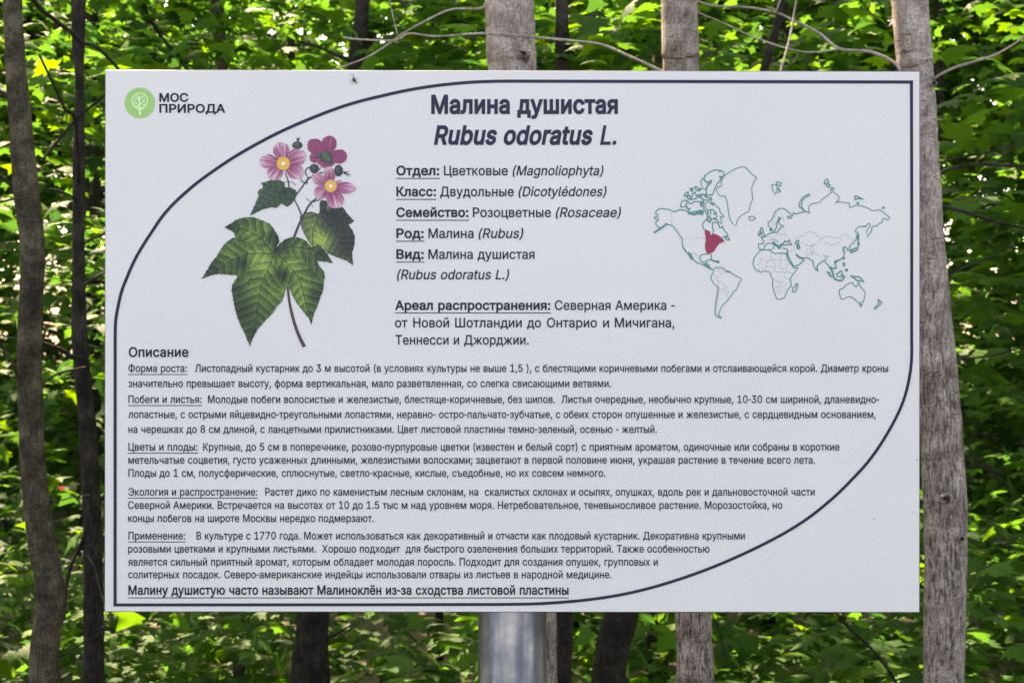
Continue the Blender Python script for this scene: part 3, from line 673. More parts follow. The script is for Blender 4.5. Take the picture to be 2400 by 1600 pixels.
  'e': (404, [[212, -8, 177, -5, 145, 3, 117, 16, 92, 35, 72, 58, 56, 85, 44, 116, 37, 150, 34, 187, 36, 224, 44, 258, 55, 290, 71, 317, 91, 340, 115, 359, 142, 373, 172, 382, 205, 384, 226, 383, 246, 380, 266, 374, 285, 366, 303, 355, 319, 341, 334, 324, 347, 305, 357, 282, 365, 256, 370, 227, 371, 194, 371, 169, 75, 169, 75, 221, 338, 221, 310, 202, 308, 226, 304, 248, 298, 269, 283, 294, 263, 314, 237, 326, 205, 330, 183, 328, 164, 323, 146, 313, 125, 294, 109, 270, 99, 241, 96, 211, 96, 178, 98, 151, 102, 127, 110, 106, 121, 88, 135, 73, 151, 61, 169, 53, 190, 48, 212, 46, 234, 48, 254, 53, 271, 61, 285, 73, 297, 88, 306, 105, 365, 91, 353, 63, 335, 39, 320, 26, 302, 14, 283, 4, 261, -3, 237, -7]]),
  'g': (425, [[207, -151, 180, -149, 156, -146, 134, -140, 105, -127, 82, -110, 64, -91, 51, -69, 101, -41, 122, -66, 136, -78, 154, -88, 178, -95, 207, -97, 236, -95, 261, -87, 282, -75, 298, -58, 308, -34, 311, -6, 311, 68, 306, 68, 287, 41, 272, 28, 252, 16, 227, 8, 195, 5, 165, 7, 138, 14, 113, 27, 90, 43, 71, 65, 55, 90, 43, 120, 36, 154, 34, 191, 36, 229, 43, 263, 55, 293, 71, 320, 90, 342, 112, 361, 138, 374, 166, 382, 196, 384, 228, 382, 253, 373, 273, 360, 288, 346, 308, 319, 313, 319, 313, 379, 372, 379, 372, -9, 370, -40, 363, -67, 350, -90, 334, -109, 314, -124, 291, -136, 265, -144, 237, -149], [205, 59, 227, 61, 246, 66, 264, 75, 285, 95, 300, 121, 307, 142, 311, 166, 312, 193, 311, 219, 307, 242, 300, 264, 291, 283, 279, 299, 264, 312, 247, 322, 227, 328, 205, 330, 182, 328, 163, 322, 145, 312, 130, 298, 118, 282, 109, 262, 102, 241, 98, 218, 96, 193, 98, 167, 102, 144, 109, 123, 124, 96, 145, 76, 163, 66, 183, 61]]),
  'h': (410, [[114, 227, 114, 0, 53, 0, 53, 509, 114, 509, 114, 287, 102, 287, 116, 319, 132, 344, 152, 362, 175, 374, 200, 382, 227, 384, 252, 383, 275, 377, 295, 369, 313, 356, 328, 340, 341, 321, 350, 298, 355, 271, 357, 240, 357, 0, 296, 0, 296, 235, 293, 263, 286, 286, 273, 304, 256, 318, 235, 326, 210, 329, 184, 326, 161, 317, 141, 303, 126, 283, 117, 257]]),
  'i': (167, [[53, 0, 53, 379, 114, 379, 114, 0], [84, 443, 67, 446, 54, 455, 44, 468, 41, 483, 44, 499, 54, 512, 67, 521, 84, 524, 100, 521, 114, 512, 123, 499, 126, 483, 123, 468, 114, 455, 100, 446]]),
  'l': (189, [[139, -2, 112, 0, 91, 8, 74, 20, 62, 37, 55, 59, 53, 84, 53, 509, 114, 509, 114, 99, 115, 77, 120, 62, 130, 54, 146, 52, 160, 53, 170, 54, 181, 3, 162, -1]]),
  'n': (410, [[114, 227, 114, 0, 53, 0, 53, 379, 112, 379, 112, 287, 102, 287, 116, 319, 132, 344, 152, 362, 175, 374, 200, 382, 227, 384, 252, 383, 275, 377, 295, 369, 313, 356, 328, 340, 341, 321, 350, 298, 355, 271, 357, 240, 357, 0, 296, 0, 296, 235, 293, 263, 286, 286, 273, 304, 256, 318, 235, 326, 210, 329, 184, 326, 161, 317, 141, 303, 126, 283, 117, 257]]),
  'o': (415, [[207, -8, 174, -5, 144, 3, 117, 16, 93, 35, 72, 58, 56, 85, 44, 116, 37, 150, 34, 187, 37, 225, 44, 260, 56, 291, 72, 318, 93, 341, 117, 360, 144, 374, 174, 382, 207, 384, 241, 382, 271, 374, 299, 360, 323, 341, 343, 318, 359, 291, 371, 260, 379, 225, 381, 187, 379, 150, 371, 116, 359, 85, 343, 58, 323, 35, 299, 16, 271, 3, 241, -5], [207, 46, 231, 49, 252, 55, 270, 66, 285, 80, 298, 97, 307, 117, 314, 139, 318, 163, 319, 187, 318, 212, 314, 236, 307, 258, 298, 278, 285, 296, 270, 310, 252, 321, 231, 328, 207, 330, 184, 328, 163, 321, 145, 310, 130, 296, 118, 278, 108, 258, 102, 236, 98, 212, 96, 187, 98, 163, 102, 139, 108, 117, 118, 97, 130, 80, 145, 66, 163, 55, 184, 49]]),
  'p': (424, [[53, -143, 53, 379, 112, 379, 112, 319, 118, 319, 137, 346, 152, 360, 171, 373, 197, 381, 229, 384, 259, 382, 287, 374, 313, 361, 335, 342, 354, 320, 370, 293, 381, 261, 388, 227, 390, 189, 388, 151, 381, 116, 370, 84, 355, 57, 336, 34, 313, 16, 288, 3, 260, -6, 229, -8, 198, -5, 173, 4, 153, 17, 138, 31, 118, 59, 114, 59, 114, -143], [220, 47, 242, 49, 262, 55, 279, 66, 294, 80, 306, 97, 316, 117, 323, 139, 327, 163, 328, 189, 327, 215, 323, 239, 316, 261, 307, 281, 295, 298, 280, 311, 262, 322, 243, 328, 220, 330, 198, 328, 178, 322, 161, 312, 147, 299, 134, 282, 125, 263, 118, 241, 114, 216, 113, 189, 114, 162, 118, 138, 125, 115, 135, 95, 147, 78, 162, 65, 179, 55, 198, 49]]),
  'r': (259, [[53, 0, 53, 379, 112, 379, 112, 321, 115, 321, 130, 347, 152, 367, 171, 377, 191, 383, 213, 385, 229, 384, 243, 384, 243, 322, 230, 324, 207, 326, 182, 323, 159, 315, 140, 301, 126, 284, 117, 262, 114, 237, 114, 0]]),
  's': (365, [[182, -8, 157, -7, 133, -3, 112, 3, 93, 12, 76, 24, 62, 38, 50, 54, 41, 73, 36, 94, 94, 107, 105, 79, 124, 60, 150, 49, 181, 45, 206, 47, 227, 53, 244, 62, 262, 81, 268, 103, 265, 121, 254, 136, 237, 147, 212, 155, 149, 170, 118, 180, 92, 192, 72, 208, 58, 227, 50, 249, 47, 274, 49, 295, 55, 314, 65, 332, 79, 347, 95, 360, 115, 370, 137, 378, 161, 383, 187, 384, 212, 383, 234, 379, 254, 372, 279, 358, 299, 339, 314, 316, 324, 290, 268, 277, 258, 298, 243, 316, 219, 328, 187, 333, 156, 329, 131, 317, 114, 299, 109, 277, 112, 258, 124, 243, 144, 232, 172, 223, 229, 209, 261, 200, 287, 187, 306, 171, 320, 153, 328, 131, 331, 107, 329, 85, 323, 65, 312, 47, 298, 31, 281, 18, 260, 6, 236, -2, 210, -7]]),
  't': (227, [[204, 379, 204, 327, 6, 327, 6, 379], [65, 471, 126, 471, 126, 98, 128, 76, 136, 61, 150, 53, 170, 50, 185, 51, 202, 54, 213, 2, 192, -3, 168, -4, 138, -1, 113, 7, 92, 21, 77, 41, 68, 64, 65, 93]]),
  'u': (410, [[182, -5, 158, -3, 135, 2, 115, 11, 97, 23, 82, 39, 69, 59, 60, 82, 54, 109, 53, 139, 53, 379, 114, 379, 114, 144, 116, 117, 124, 94, 137, 75, 154, 61, 175, 53, 200, 50, 226, 53, 249, 62, 268, 77, 283, 97, 293, 122, 296, 153, 296, 379, 357, 379, 357, 0, 298, 0, 298, 92, 307, 92, 294, 60, 277, 35, 257, 17, 234, 5, 209, -3]]),
  'x': (379, [[21, 0, 171, 218, 171, 171, 29, 379, 100, 379, 147, 306, 179, 253, 207, 206, 175, 206, 202, 253, 233, 306, 282, 379, 352, 379, 209, 169, 209, 214, 358, 0, 287, 0, 231, 85, 200, 136, 173, 182, 205, 182, 178, 136, 148, 85, 91, 0]]),
  'y': (389, [[47, -139, 61, -86, 71, -87, 88, -90, 104, -89, 118, -84, 130, -74, 141, -58, 151, -36, 163, -1, 17, 379, 84, 379, 165, 155, 187, 87, 206, 21, 184, 21, 202, 87, 224, 155, 305, 379, 371, 379, 204, -58, 191, -85, 177, -107, 159, -124, 139, -136, 117, -143, 91, -145, 65, -143]]),
  'é': (404, [[212, -8, 177, -5, 145, 3, 117, 16, 92, 35, 72, 58, 56, 85, 44, 116, 37, 150, 34, 187, 36, 224, 44, 258, 55, 290, 71, 317, 91, 340, 115, 359, 142, 373, 172, 382, 205, 384, 226, 383, 246, 380, 266, 374, 285, 366, 303, 355, 319, 341, 334, 324, 347, 305, 357, 282, 365, 256, 370, 227, 371, 194, 371, 169, 75, 169, 75, 221, 338, 221, 310, 202, 308, 226, 304, 248, 298, 269, 283, 294, 263, 314, 237, 326, 205, 330, 183, 328, 164, 323, 146, 313, 125, 294, 109, 270, 99, 241, 96, 211, 96, 178, 98, 151, 102, 127, 110, 106, 121, 88, 135, 73, 151, 61, 169, 53, 190, 48, 212, 46, 234, 48, 254, 53, 271, 61, 285, 73, 297, 88, 306, 105, 365, 91, 353, 63, 335, 39, 320, 26, 302, 14, 283, 4, 261, -3, 237, -7], [177, 429, 225, 529, 293, 529, 227, 429]]),
  'А': (480, [[16, 0, 201, 509, 276, 509, 463, 0, 395, 0, 287, 302, 264, 372, 232, 478, 245, 478, 213, 371, 191, 302, 85, 0], [110, 142, 110, 199, 370, 199, 370, 142]]),
  'В': (456, [[60, 0, 60, 509, 241, 509, 274, 507, 304, 501, 329, 491, 350, 477, 367, 461, 381, 442, 390, 421, 396, 398, 398, 374, 395, 344, 387, 320, 373, 301, 356, 286, 336, 275, 315, 267, 315, 262, 339, 257, 363, 245, 385, 227, 402, 203, 411, 184, 416, 161, 418, 136, 416, 111, 410, 88, 400, 67, 386, 48, 368, 31, 344, 18, 317, 8, 284, 2, 247, 0], [125, 57, 245, 57, 281, 60, 309, 67, 330, 80, 344, 96, 353, 115, 355, 137, 352, 161, 342, 184, 327, 203, 306, 218, 279, 228, 248, 231, 125, 231], [125, 285, 238, 285, 265, 288, 288, 296, 308, 309, 323, 326, 333, 348, 336, 372, 333, 393, 326, 412, 313, 429, 294, 442, 270, 449, 240, 452, 125, 452]]),
  'Д': (569, [[32, -109, 32, 57, 73, 57, 97, 86, 117, 132, 133, 199, 145, 294, 162, 509, 480, 509, 480, 57, 537, 57, 537, -109, 475, -109, 475, 0, 94, 0, 94, -109], [147, 57, 416, 57, 416, 452, 221, 452, 208, 294, 196, 194, 190, 164, 184, 136, 176, 111, 168, 90, 158, 71]]),
  'И': (523, [[463, 0, 398, 0, 398, 291, 399, 328, 402, 384, 404, 454, 416, 452, 376, 381, 346, 331, 321, 290, 137, 0, 60, 0, 60, 509, 125, 509, 125, 195, 124, 157, 123, 108, 118, 54, 110, 55, 136, 107, 161, 151, 180, 183, 388, 509, 463, 509]]),
  'К': (467, [[60, 0, 60, 509, 125, 509, 125, 287, 196, 287, 362, 509, 440, 509, 251, 262, 449, 0, 371, 0, 199, 231, 125, 231, 125, 0]]),
  'Л': (520, [[32, 0, 32, 57, 45, 57, 67, 59, 84, 66, 97, 80, 107, 103, 112, 123, 116, 149, 119, 181, 146, 509, 460, 509, 460, 0, 395, 0, 395, 452, 205, 452, 182, 175, 170, 97, 161, 67, 147, 42, 131, 24, 109, 10, 83, 3, 51, 0]]),
  'М': (628, [[60, 0, 60, 509, 152, 509, 277, 187, 287, 159, 299, 123, 311, 84, 322, 49, 307, 49, 318, 83, 330, 121, 342, 158, 352, 187, 476, 509, 568, 509, 568, 0, 504, 0, 504, 291, 504, 327, 505, 369, 506, 413, 507, 457, 513, 457, 498, 409, 482, 363, 467, 322, 456, 291, 342, 0, 286, 0, 170, 291, 159, 321, 145, 361, 129, 408, 112, 457, 119, 457, 120, 416, 121, 372, 122, 328, 122, 291, 122, 0]]),
  'Н': (517, [[60, 0, 60, 509, 125, 509, 125, 289, 392, 289, 392, 509, 457, 509, 457, 0, 392, 0, 392, 232, 125, 232, 125, 0]]),
  'О': (533, [[267, -7, 225, -3, 186, 7, 150, 25, 119, 49, 92, 79, 70, 115, 53, 157, 44, 203, 40, 254, 44, 305, 53, 352, 70, 393, 92, 429, 119, 459, 150, 484, 186, 501, 225, 512, 267, 516, 309, 512, 348, 501, 384, 484, 415, 459, 442, 429, 464, 393, 480, 352, 490, 305, 493, 254, 490, 203, 480, 157, 464, 115, 442, 79, 415, 49, 384, 25, 348, 7, 309, -3], [267, 53, 296, 55, 324, 63, 349, 76, 372, 94, 392, 116, 408, 144, 420, 176, 428, 213, 430, 254, 428, 295, 420, 332, 408, 365, 392, 392, 372, 415, 349, 433, 324, 446, 296, 453, 267, 456, 237, 453, 210, 445, 184, 433, 161, 415, 142, 392, 125, 364, 113, 332, 106, 295, 103, 254, 106, 213, 113, 176, 125, 144, 142, 117, 161, 94, 184, 76, 210, 63, 237, 55]]),
  'П': (517, [[457, 509, 457, 0, 392, 0, 392, 452, 125, 452, 125, 0, 60, 0, 60, 509]]),
  'Р': (445, [[60, 0, 60, 509, 235, 509, 272, 506, 305, 499, 332, 487, 356, 471, 375, 452, 390, 430, 400, 404, 407, 377, 409, 348, 407, 318, 400, 291, 390, 265, 375, 243, 356, 223, 332, 207, 305, 195, 272, 188, 235, 186, 109, 186, 109, 242, 233, 242, 257, 244, 279, 248, 297, 256, 318, 272, 333, 294, 342, 319, 344, 348, 342, 376, 333, 402, 318, 423, 297, 439, 279, 446, 257, 451, 232, 452, 125, 452, 125, 0]]),
  'С': (510, [[267, -7, 225, -3, 186, 7, 150, 25, 119, 49, 92, 79, 70, 115, 53, 157, 44, 203, 40, 254, 44, 305, 53, 352, 70, 393, 92, 429, 119, 459, 150, 484, 186, 501, 225, 512, 267, 516, 293, 514, 317, 511, 340, 504, 362, 496, 383, 485, 402, 471, 419, 456, 435, 438, 448, 418, 459, 397, 467, 373, 473, 348, 408, 348, 401, 373, 389, 395, 375, 413, 357, 428, 337, 440, 315, 449, 292, 454, 267, 456, 237, 453, 209, 445, 184, 432, 161, 414, 141, 391, 125, 364, 113, 332, 106, 295, 103, 254, 106, 213, 113, 177, 125, 145, 141, 117, 161, 94, 184, 76, 210, 63, 237, 56, 267, 53, 292, 55, 315, 60, 337, 69, 357, 81, 375, 96, 389, 114, 401, 136, 408, 160, 473, 160, 467, 135, 459, 112, 448, 91, 435, 71, 420, 53, 402, 38, 383, 24, 363, 13, 341, 5, 317, -2, 293, -6]]),
  'Т': (449, [[32, 452, 32, 509, 417, 509, 417, 452, 257, 452, 257, 0, 193, 0, 193, 452]]),
  'Ф': (578, [[267, 37, 222, 39, 182, 48, 146, 63, 115, 83, 89, 109, 68, 139, 53, 173, 43, 212, 40, 254, 43, 297, 53, 336, 68, 370, 89, 400, 115, 425, 146, 446, 182, 460, 222, 469, 267, 472, 311, 472, 355, 469, 395, 460, 431, 446, 463, 425, 489, 400, 510, 370, 525, 336, 534, 297, 537, 254, 534, 212, 525, 173, 510, 139, 489, 109, 463, 83, 431, 63, 395, 48, 355, 39, 311, 37], [269, 96, 308, 96, 342, 98, 373, 104, 399, 114, 422, 128, 441, 146, 456, 168, 466, 193, 473, 222, 475, 254, 473, 287, 466, 315, 456, 341, 441, 362, 422, 380, 399, 395, 373, 405, 342, 411, 308, 413, 269, 413, 235, 411, 205, 405, 179, 395, 156, 380, 137, 362, 122, 341, 111, 315, 105, 287, 103, 254, 105, 222, 111, 193, 122, 168, 137, 146, 156, 128, 179, 114, 205, 104, 235, 98], [257, -29, 257, 538, 321, 538, 321, -29]]),
  'Х': (474, [[18, 0, 217, 284, 217, 236, 29, 509, 104, 509, 178, 400, 204, 361, 223, 329, 243, 292, 232, 292, 252, 329, 272, 361, 298, 400, 374, 509, 446, 509, 259, 239, 259, 287, 456, 0, 382, 0, 292, 129, 268, 165, 250, 195, 230, 231, 244, 231, 225, 196, 206, 166, 182, 129, 91, 0]]),
  'Ц': (502, [[442, 0, 60, 0, 60, 509, 125, 509, 125, 57, 378, 57, 378, 509, 442, 509], [430, -109, 430, 0, 405, 0, 405, 56, 492, 56, 491, -109]]),
  'Ш': (666, [[60, 509, 125, 509, 125, 57, 301, 57, 301, 509, 365, 509, 365, 57, 542, 57, 542, 509, 606, 509, 606, 0, 60, 0]]),
  'Э': (510, [[243, -7, 217, -6, 193, -2, 169, 5, 147, 14, 127, 25, 108, 38, 90, 54, 75, 71, 62, 91, 51, 112, 43, 136, 37, 160, 102, 160, 109, 136, 121, 114, 135, 96, 153, 80, 173, 68, 195, 60, 219, 55, 243, 53, 273, 56, 301, 63, 327, 76, 350, 94, 369, 117, 385, 145, 397, 177, 404, 213, 407, 254, 404, 295, 397, 332, 385, 364, 369, 392, 350, 414, 327, 432, 301, 445, 273, 453, 243, 456, 219, 454, 195, 449, 173, 440, 153, 428, 135, 413, 121, 395, 109, 373, 102, 348, 37, 348, 43, 373, 51, 397, 62, 418, 76, 438, 91, 456, 108, 471, 127, 485, 148, 496, 170, 504, 193, 511, 218, 514, 243, 516, 285, 512, 324, 501, 360, 484, 392, 459, 419, 429, 441, 393, 457, 352, 467, 305, 470, 254, 467, 203, 457, 157, 440, 116, 418, 79, 392, 49, 360, 25, 324, 7, 285, -3], [194, 231, 194, 288, 429, 288, 429, 231]]),
  'а': (389, [[160, -9, 137, -7, 115, -3, 94, 5, 76, 15, 60, 29, 48, 45, 38, 63, 32, 84, 30, 108, 34, 138, 43, 161, 58, 179, 78, 193, 100, 203, 125, 211, 178, 220, 234, 227, 252, 230, 265, 235, 273, 243, 276, 255, 276, 257, 273, 279, 267, 297, 256, 311, 240, 322, 220, 329, 196, 331, 171, 329, 149, 322, 132, 313, 118, 301, 107, 288, 100, 274, 41, 291, 51, 313, 64, 331, 79, 346, 95, 358, 114, 368, 133, 375, 153, 380, 173, 383, 194, 384, 239, 379, 263, 372, 286, 360, 306, 343, 322, 320, 330, 301, 335, 278, 337, 251, 337, 0, 277, 0, 277, 52, 272, 52, 252, 25, 236, 12, 215, 1, 190, -6], [170, 45, 202, 49, 228, 59, 248, 74, 263, 93, 272, 115, 276, 138, 276, 190, 259, 182, 231, 176, 200, 171, 175, 168, 134, 159, 117, 150, 103, 139, 95, 124, 92, 105, 94, 87, 102, 72, 114, 61, 130, 52, 149, 47]]),
  'б': (411, [[208, -8, 176, -6, 147, 2, 119, 15, 95, 33, 74, 55, 57, 82, 44, 113, 37, 147, 34, 185, 34, 198, 35, 236, 37, 270, 41, 301, 46, 329, 54, 354, 62, 376, 73, 395, 86, 412, 101, 426, 118, 438, 137, 448, 159, 455, 183, 461, 209, 465, 238, 468, 273, 475, 283, 480, 290, 488, 294, 509, 349, 509, 346, 483, 338, 461, 324, 444, 304, 431, 286, 424, 264, 420, 238, 417, 206, 414, 178, 408, 155, 401, 135, 390, 119, 375, 107, 356, 97, 332, 90, 302, 85, 266, 86, 266, 99, 291, 118, 314, 132, 328, 149, 340, 167, 350, 187, 357, 207, 362, 229, 363, 256, 361, 281, 353, 304, 339, 325, 322, 343, 300, 357, 274, 368, 246, 375, 215, 377, 181, 375, 147, 368, 114, 355, 84, 339, 58, 319, 35, 295, 17, 268, 3, 239, -5], [208, 46, 230, 48, 249, 53, 266, 62, 287, 81, 303, 108, 310, 129, 315, 152, 316, 178, 315, 204, 311, 228, 304, 249, 289, 275, 268, 294, 242, 306, 211, 310, 189, 308, 169, 302, 151, 293, 135, 280, 121, 264, 110, 245, 102, 224, 97, 201, 96, 175, 97, 151, 102, 129, 109, 109, 119, 90, 132, 75, 148, 62, 166, 53, 186, 48]]),
  'в': (392, [[53, 0, 53, 379, 208, 379, 247, 376, 280, 367, 307, 352, 327, 331, 339, 307, 343, 278, 339, 248, 324, 226, 300, 209, 270, 199, 291, 194, 312, 185, 330, 171, 345, 152, 355, 130, 358, 102, 354, 75, 343, 50, 325, 29, 300, 13, 280, 6, 257, 1, 232, 0], [111, 56, 232, 56, 259, 59, 279, 70, 291, 86, 295, 108, 291, 133, 279, 153, 259, 165, 232, 169, 111, 169], [111, 220, 209, 220, 239, 224, 263, 234, 277, 251, 282, 273, 277, 294, 262, 310, 239, 320, 208, 324, 111, 324]]),
  'г': (304, [[290, 379, 290, 323, 114, 323, 114, 0, 53, 0, 53, 379]]),
  'д': (427, [[13, -110, 13, 56, 44, 56, 65, 82, 79, 116, 90, 164, 98, 231, 110, 379, 356, 379, 356, 56, 414, 56, 414, -110, 353, -110, 353, 0, 74, 0, 74, -110], [114, 56, 295, 56, 295, 323, 166, 323, 157, 231, 153, 193, 148, 158, 143, 127, 135, 99, 126, 76]]),
  'е': (404, [[212, -8, 177, -5, 145, 3, 117, 16, 92, 35, 72, 58, 56, 85, 44, 116, 37, 150, 34, 187, 36, 224, 44, 258, 55, 290, 71, 317, 91, 340, 115, 359, 142, 373, 172, 382, 205, 384, 226, 383, 246, 380, 266, 374, 285, 366, 303, 355, 319, 341, 334, 324, 347, 305, 357, 282, 365, 256, 370, 227, 371, 194, 371, 169, 75, 169, 75, 221, 338, 221, 310, 202, 308, 226, 304, 248, 298, 269, 283, 294, 263, 314, 237, 326, 205, 330, 183, 328, 164, 323, 146, 313, 125, 294, 109, 270, 99, 241, 96, 211, 96, 178, 98, 151, 102, 127, 110, 106, 121, 88, 135, 73, 151, 61, 169, 53, 190, 48, 212, 46, 234, 48, 254, 53, 271, 61, 285, 73, 297, 88, 306, 105, 365, 91, 353, 63, 335, 39, 320, 26, 302, 14, 283, 4, 261, -3, 237, -7]]),
  'ж': (563, [[21, 0, 174, 193, 23, 379, 95, 379, 221, 218, 252, 218, 252, 379, 313, 379, 313, 218, 342, 218, 468, 379, 541, 379, 390, 193, 543, 0, 469, 0, 342, 162, 313, 162, 313, 0, 252, 0, 252, 162, 223, 162, 95, 0]]),
  'з': (343, [[171, -4, 146, -3, 123, 1, 101, 8, 82, 17, 65, 29, 51, 43, 37, 67, 31, 95, 94, 95, 100, 76, 117, 61, 142, 51, 171, 47, 202, 52, 227, 65, 243, 84, 249, 109, 243, 134, 226, 154, 208, 163, 187, 169, 163, 171, 138, 171, 138, 217, 163, 217, 193, 221, 217, 233, 233, 252, 238, 276, 234, 299, 220, 318, 199, 330, 173, 334, 145, 330, 122, 319, 105, 303, 99, 281, 40, 281, 45, 310, 59, 335, 72, 349, 88, 361, 107, 371, 128, 378, 150, 382, 173, 384, 197, 382, 220, 377, 239, 370, 264, 353, 283, 332, 294, 307, 298, 279, 293, 249, 277, 224, 254, 207, 225, 197, 225, 194, 252, 188, 273, 178, 291, 164, 303, 147, 310, 127, 313, 104, 308, 75, 294, 48, 281, 33, 264, 20, 244, 10, 222, 2, 198, -3]]),
  'и': (411, [[358, 0, 296, 0, 296, 274, 293, 274, 111, 0, 53, 0, 53, 379, 114, 379, 114, 104, 118, 104, 300, 379, 358, 379]]),
  'й': (411, [[358, 0, 296, 0, 296, 274, 293, 274, 111, 0, 53, 0, 53, 379, 114, 379, 114, 104, 118, 104, 300, 379, 358, 379], [205, 433, 179, 436, 155, 446, 135, 461, 120, 481, 110, 504, 107, 529, 151, 529, 155, 508, 166, 491, 184, 480, 205, 476, 227, 480, 244, 491, 255, 508, 259, 529, 304, 529, 301, 504, 291, 481, 276, 461, 256, 446, 232, 436]]),
  'к': (376, [[53, 0, 53, 379, 114, 379, 114, 215, 152, 215, 288, 379, 366, 379, 213, 196, 368, 0, 290, 0, 167, 159, 114, 159, 114, 0]]),
  'л': (400, [[6, 0, 6, 56, 20, 56, 36, 58, 48, 63, 59, 72, 67, 86, 73, 106, 78, 133, 84, 211, 91, 379, 348, 379, 348, 0, 286, 0, 286, 323, 149, 323, 143, 189, 140, 150, 135, 115, 129, 84, 120, 58, 109, 37, 94, 21, 76, 9, 54, 2, 27, 0]]),
  'м': (535, [[53, 0, 53, 379, 144, 379, 232, 168, 246, 132, 257, 100, 265, 70, 273, 41, 263, 41, 270, 69, 278, 100, 289, 132, 303, 168, 390, 379, 482, 379, 482, 0, 421, 0, 421, 197, 421, 237, 422, 276, 422, 315, 423, 354, 430, 354, 415, 300, 399, 252, 377, 198, 294, 0, 240, 0, 156, 198, 135, 252, 118, 300, 102, 354, 111, 354, 112, 318, 113, 279, 113, 238, 113, 197, 113, 0]]),
  'н': (409, [[309, 223, 309, 167, 99, 167, 99, 223], [114, 379, 114, 0, 53, 0, 53, 379], [356, 379, 356, 0, 295, 0, 295, 379]]),
  'о': (415, [[207, -8, 174, -5, 144, 3, 117, 16, 93, 35, 72, 58, 56, 85, 44, 116, 37, 150, 34, 187, 37, 225, 44, 260, 56, 291, 72, 318, 93, 341, 117, 360, 144, 374, 174, 382, 207, 384, 241, 382, 271, 374, 299, 360, 323, 341, 343, 318, 359, 291, 371, 260, 379, 225, 381, 187, 379, 150, 371, 116, 359, 85, 343, 58, 323, 35, 299, 16, 271, 3, 241, -5], [207, 46, 231, 49, 252, 55, 270, 66, 285, 80, 298, 97, 307, 117, 314, 139, 318, 163, 319, 187, 318, 212, 314, 236, 307, 258, 298, 278, 285, 296, 270, 310, 252, 321, 231, 328, 207, 330, 184, 328, 163, 321, 145, 310, 130, 296, 118, 278, 108, 258, 102, 236, 98, 212, 96, 187, 98, 163, 102, 139, 108, 117, 118, 97, 130, 80, 145, 66, 163, 55, 184, 49]]),
  'п': (408, [[355, 379, 355, 0, 294, 0, 294, 323, 114, 323, 114, 0, 53, 0, 53, 379]]),
  'р': (424, [[53, -143, 53, 379, 112, 379, 112, 319, 118, 319, 137, 346, 152, 360, 171, 373, 197, 381, 229, 384, 259, 382, 287, 374, 313, 361, 335, 342, 354, 320, 370, 293, 381, 261, 388, 227, 390, 189, 388, 151, 381, 116, 370, 84, 355, 57, 336, 34, 313, 16, 288, 3, 260, -6, 229, -8, 198, -5, 173, 4, 153, 17, 138, 31, 118, 59, 114, 59, 114, -143], [220, 47, 242, 49, 262, 55, 279, 66, 294, 80, 306, 97, 316, 117, 323, 139, 327, 163, 328, 189, 327, 215, 323, 239, 316, 261, 307, 281, 295, 298, 280, 311, 262, 322, 243, 328, 220, 330, 198, 328, 178, 322, 161, 312, 147, 299, 134, 282, 125, 263, 118, 241, 114, 216, 113, 189, 114, 162, 118, 138, 125, 115, 135, 95, 147, 78, 162, 65, 179, 55, 198, 49]]),
  'с': (396, [[207, -8, 174, -5, 144, 3, 117, 16, 93, 35, 72, 58, 56, 85, 44, 116, 37, 150, 34, 187, 37, 225, 44, 260, 56, 291, 72, 318, 93, 341, 117, 360, 144, 374, 174, 382, 207, 384, 234, 383, 260, 377, 284, 368, 305, 356, 324, 341, 340, 322, 353, 301, 362, 277, 303, 262, 290, 289, 270, 311, 242, 325, 207, 330, 184, 328, 163, 321, 145, 310, 130, 296, 118, 278, 108, 258, 102, 236, 98, 212, 96, 187, 98, 163, 102, 139, 108, 117, 118, 97, 130, 80, 145, 66, 163, 55, 184, 49, 207, 46, 243, 52, 271, 66, 292, 89, 304, 117, 363, 102, 354, 78, 341, 56, 325, 37, 306, 21, 285, 9, 261, -1, 235, -6]]),
  'т': (325, [[132, 0, 132, 325, 6, 325, 6, 379, 319, 379, 319, 325, 193, 325, 193, 0]]),
  'у': (389, [[47, -139, 61, -86, 71, -87, 88, -90, 104, -89, 118, -84, 130, -74, 141, -58, 151, -36, 163, -1, 17, 379, 84, 379, 165, 155, 187, 87, 206, 21, 184, 21, 202, 87, 224, 155, 305, 379, 371, 379, 204, -58, 191, -85, 177, -107, 159, -124, 139, -136, 117, -143, 91, -145, 65, -143]]),
  'ф': (477, [[208, -8, 175, -5, 145, 3, 117, 16, 93, 35, 73, 58, 56, 85, 44, 116, 37, 150, 34, 187, 37, 225, 44, 260, 56, 291, 73, 318, 93, 341, 117, 360, 145, 374, 175, 382, 208, 384, 269, 384, 302, 382, 333, 374, 360, 360, 384, 341, 405, 318, 421, 291, 433, 260, 441, 225, 443, 187, 441, 150, 433, 116, 421, 85, 405, 58, 384, 35, 360, 16, 333, 3, 302, -5, 269, -8], [208, 43, 269, 43, 293, 46, 314, 52, 332, 64, 347, 79, 360, 96, 370, 117, 377, 139, 381, 163, 382, 187, 381, 213, 377, 237, 370, 260, 360, 281, 347, 299, 332, 314, 314, 326, 293, 333, 269, 335, 208, 335, 184, 333, 163, 326, 145, 314, 130, 299, 117, 281, 108, 260, 101, 237, 96, 213, 95, 187, 96, 163, 101, 139, 108, 117, 117, 96, 130, 79, 145, 64, 163, 52, 184, 46], [208, -143, 208, 509, 269, 509, 269, -143]]),
  'х': (379, [[21, 0, 171, 218, 171, 171, 29, 379, 100, 379, 147, 306, 179, 253, 207, 206, 175, 206, 202, 253, 233, 306, 282, 379, 352, 379, 209, 169, 209, 214, 358, 0, 287, 0, 231, 85, 200, 136, 173, 182, 205, 182, 178, 136, 148, 85, 91, 0]]),
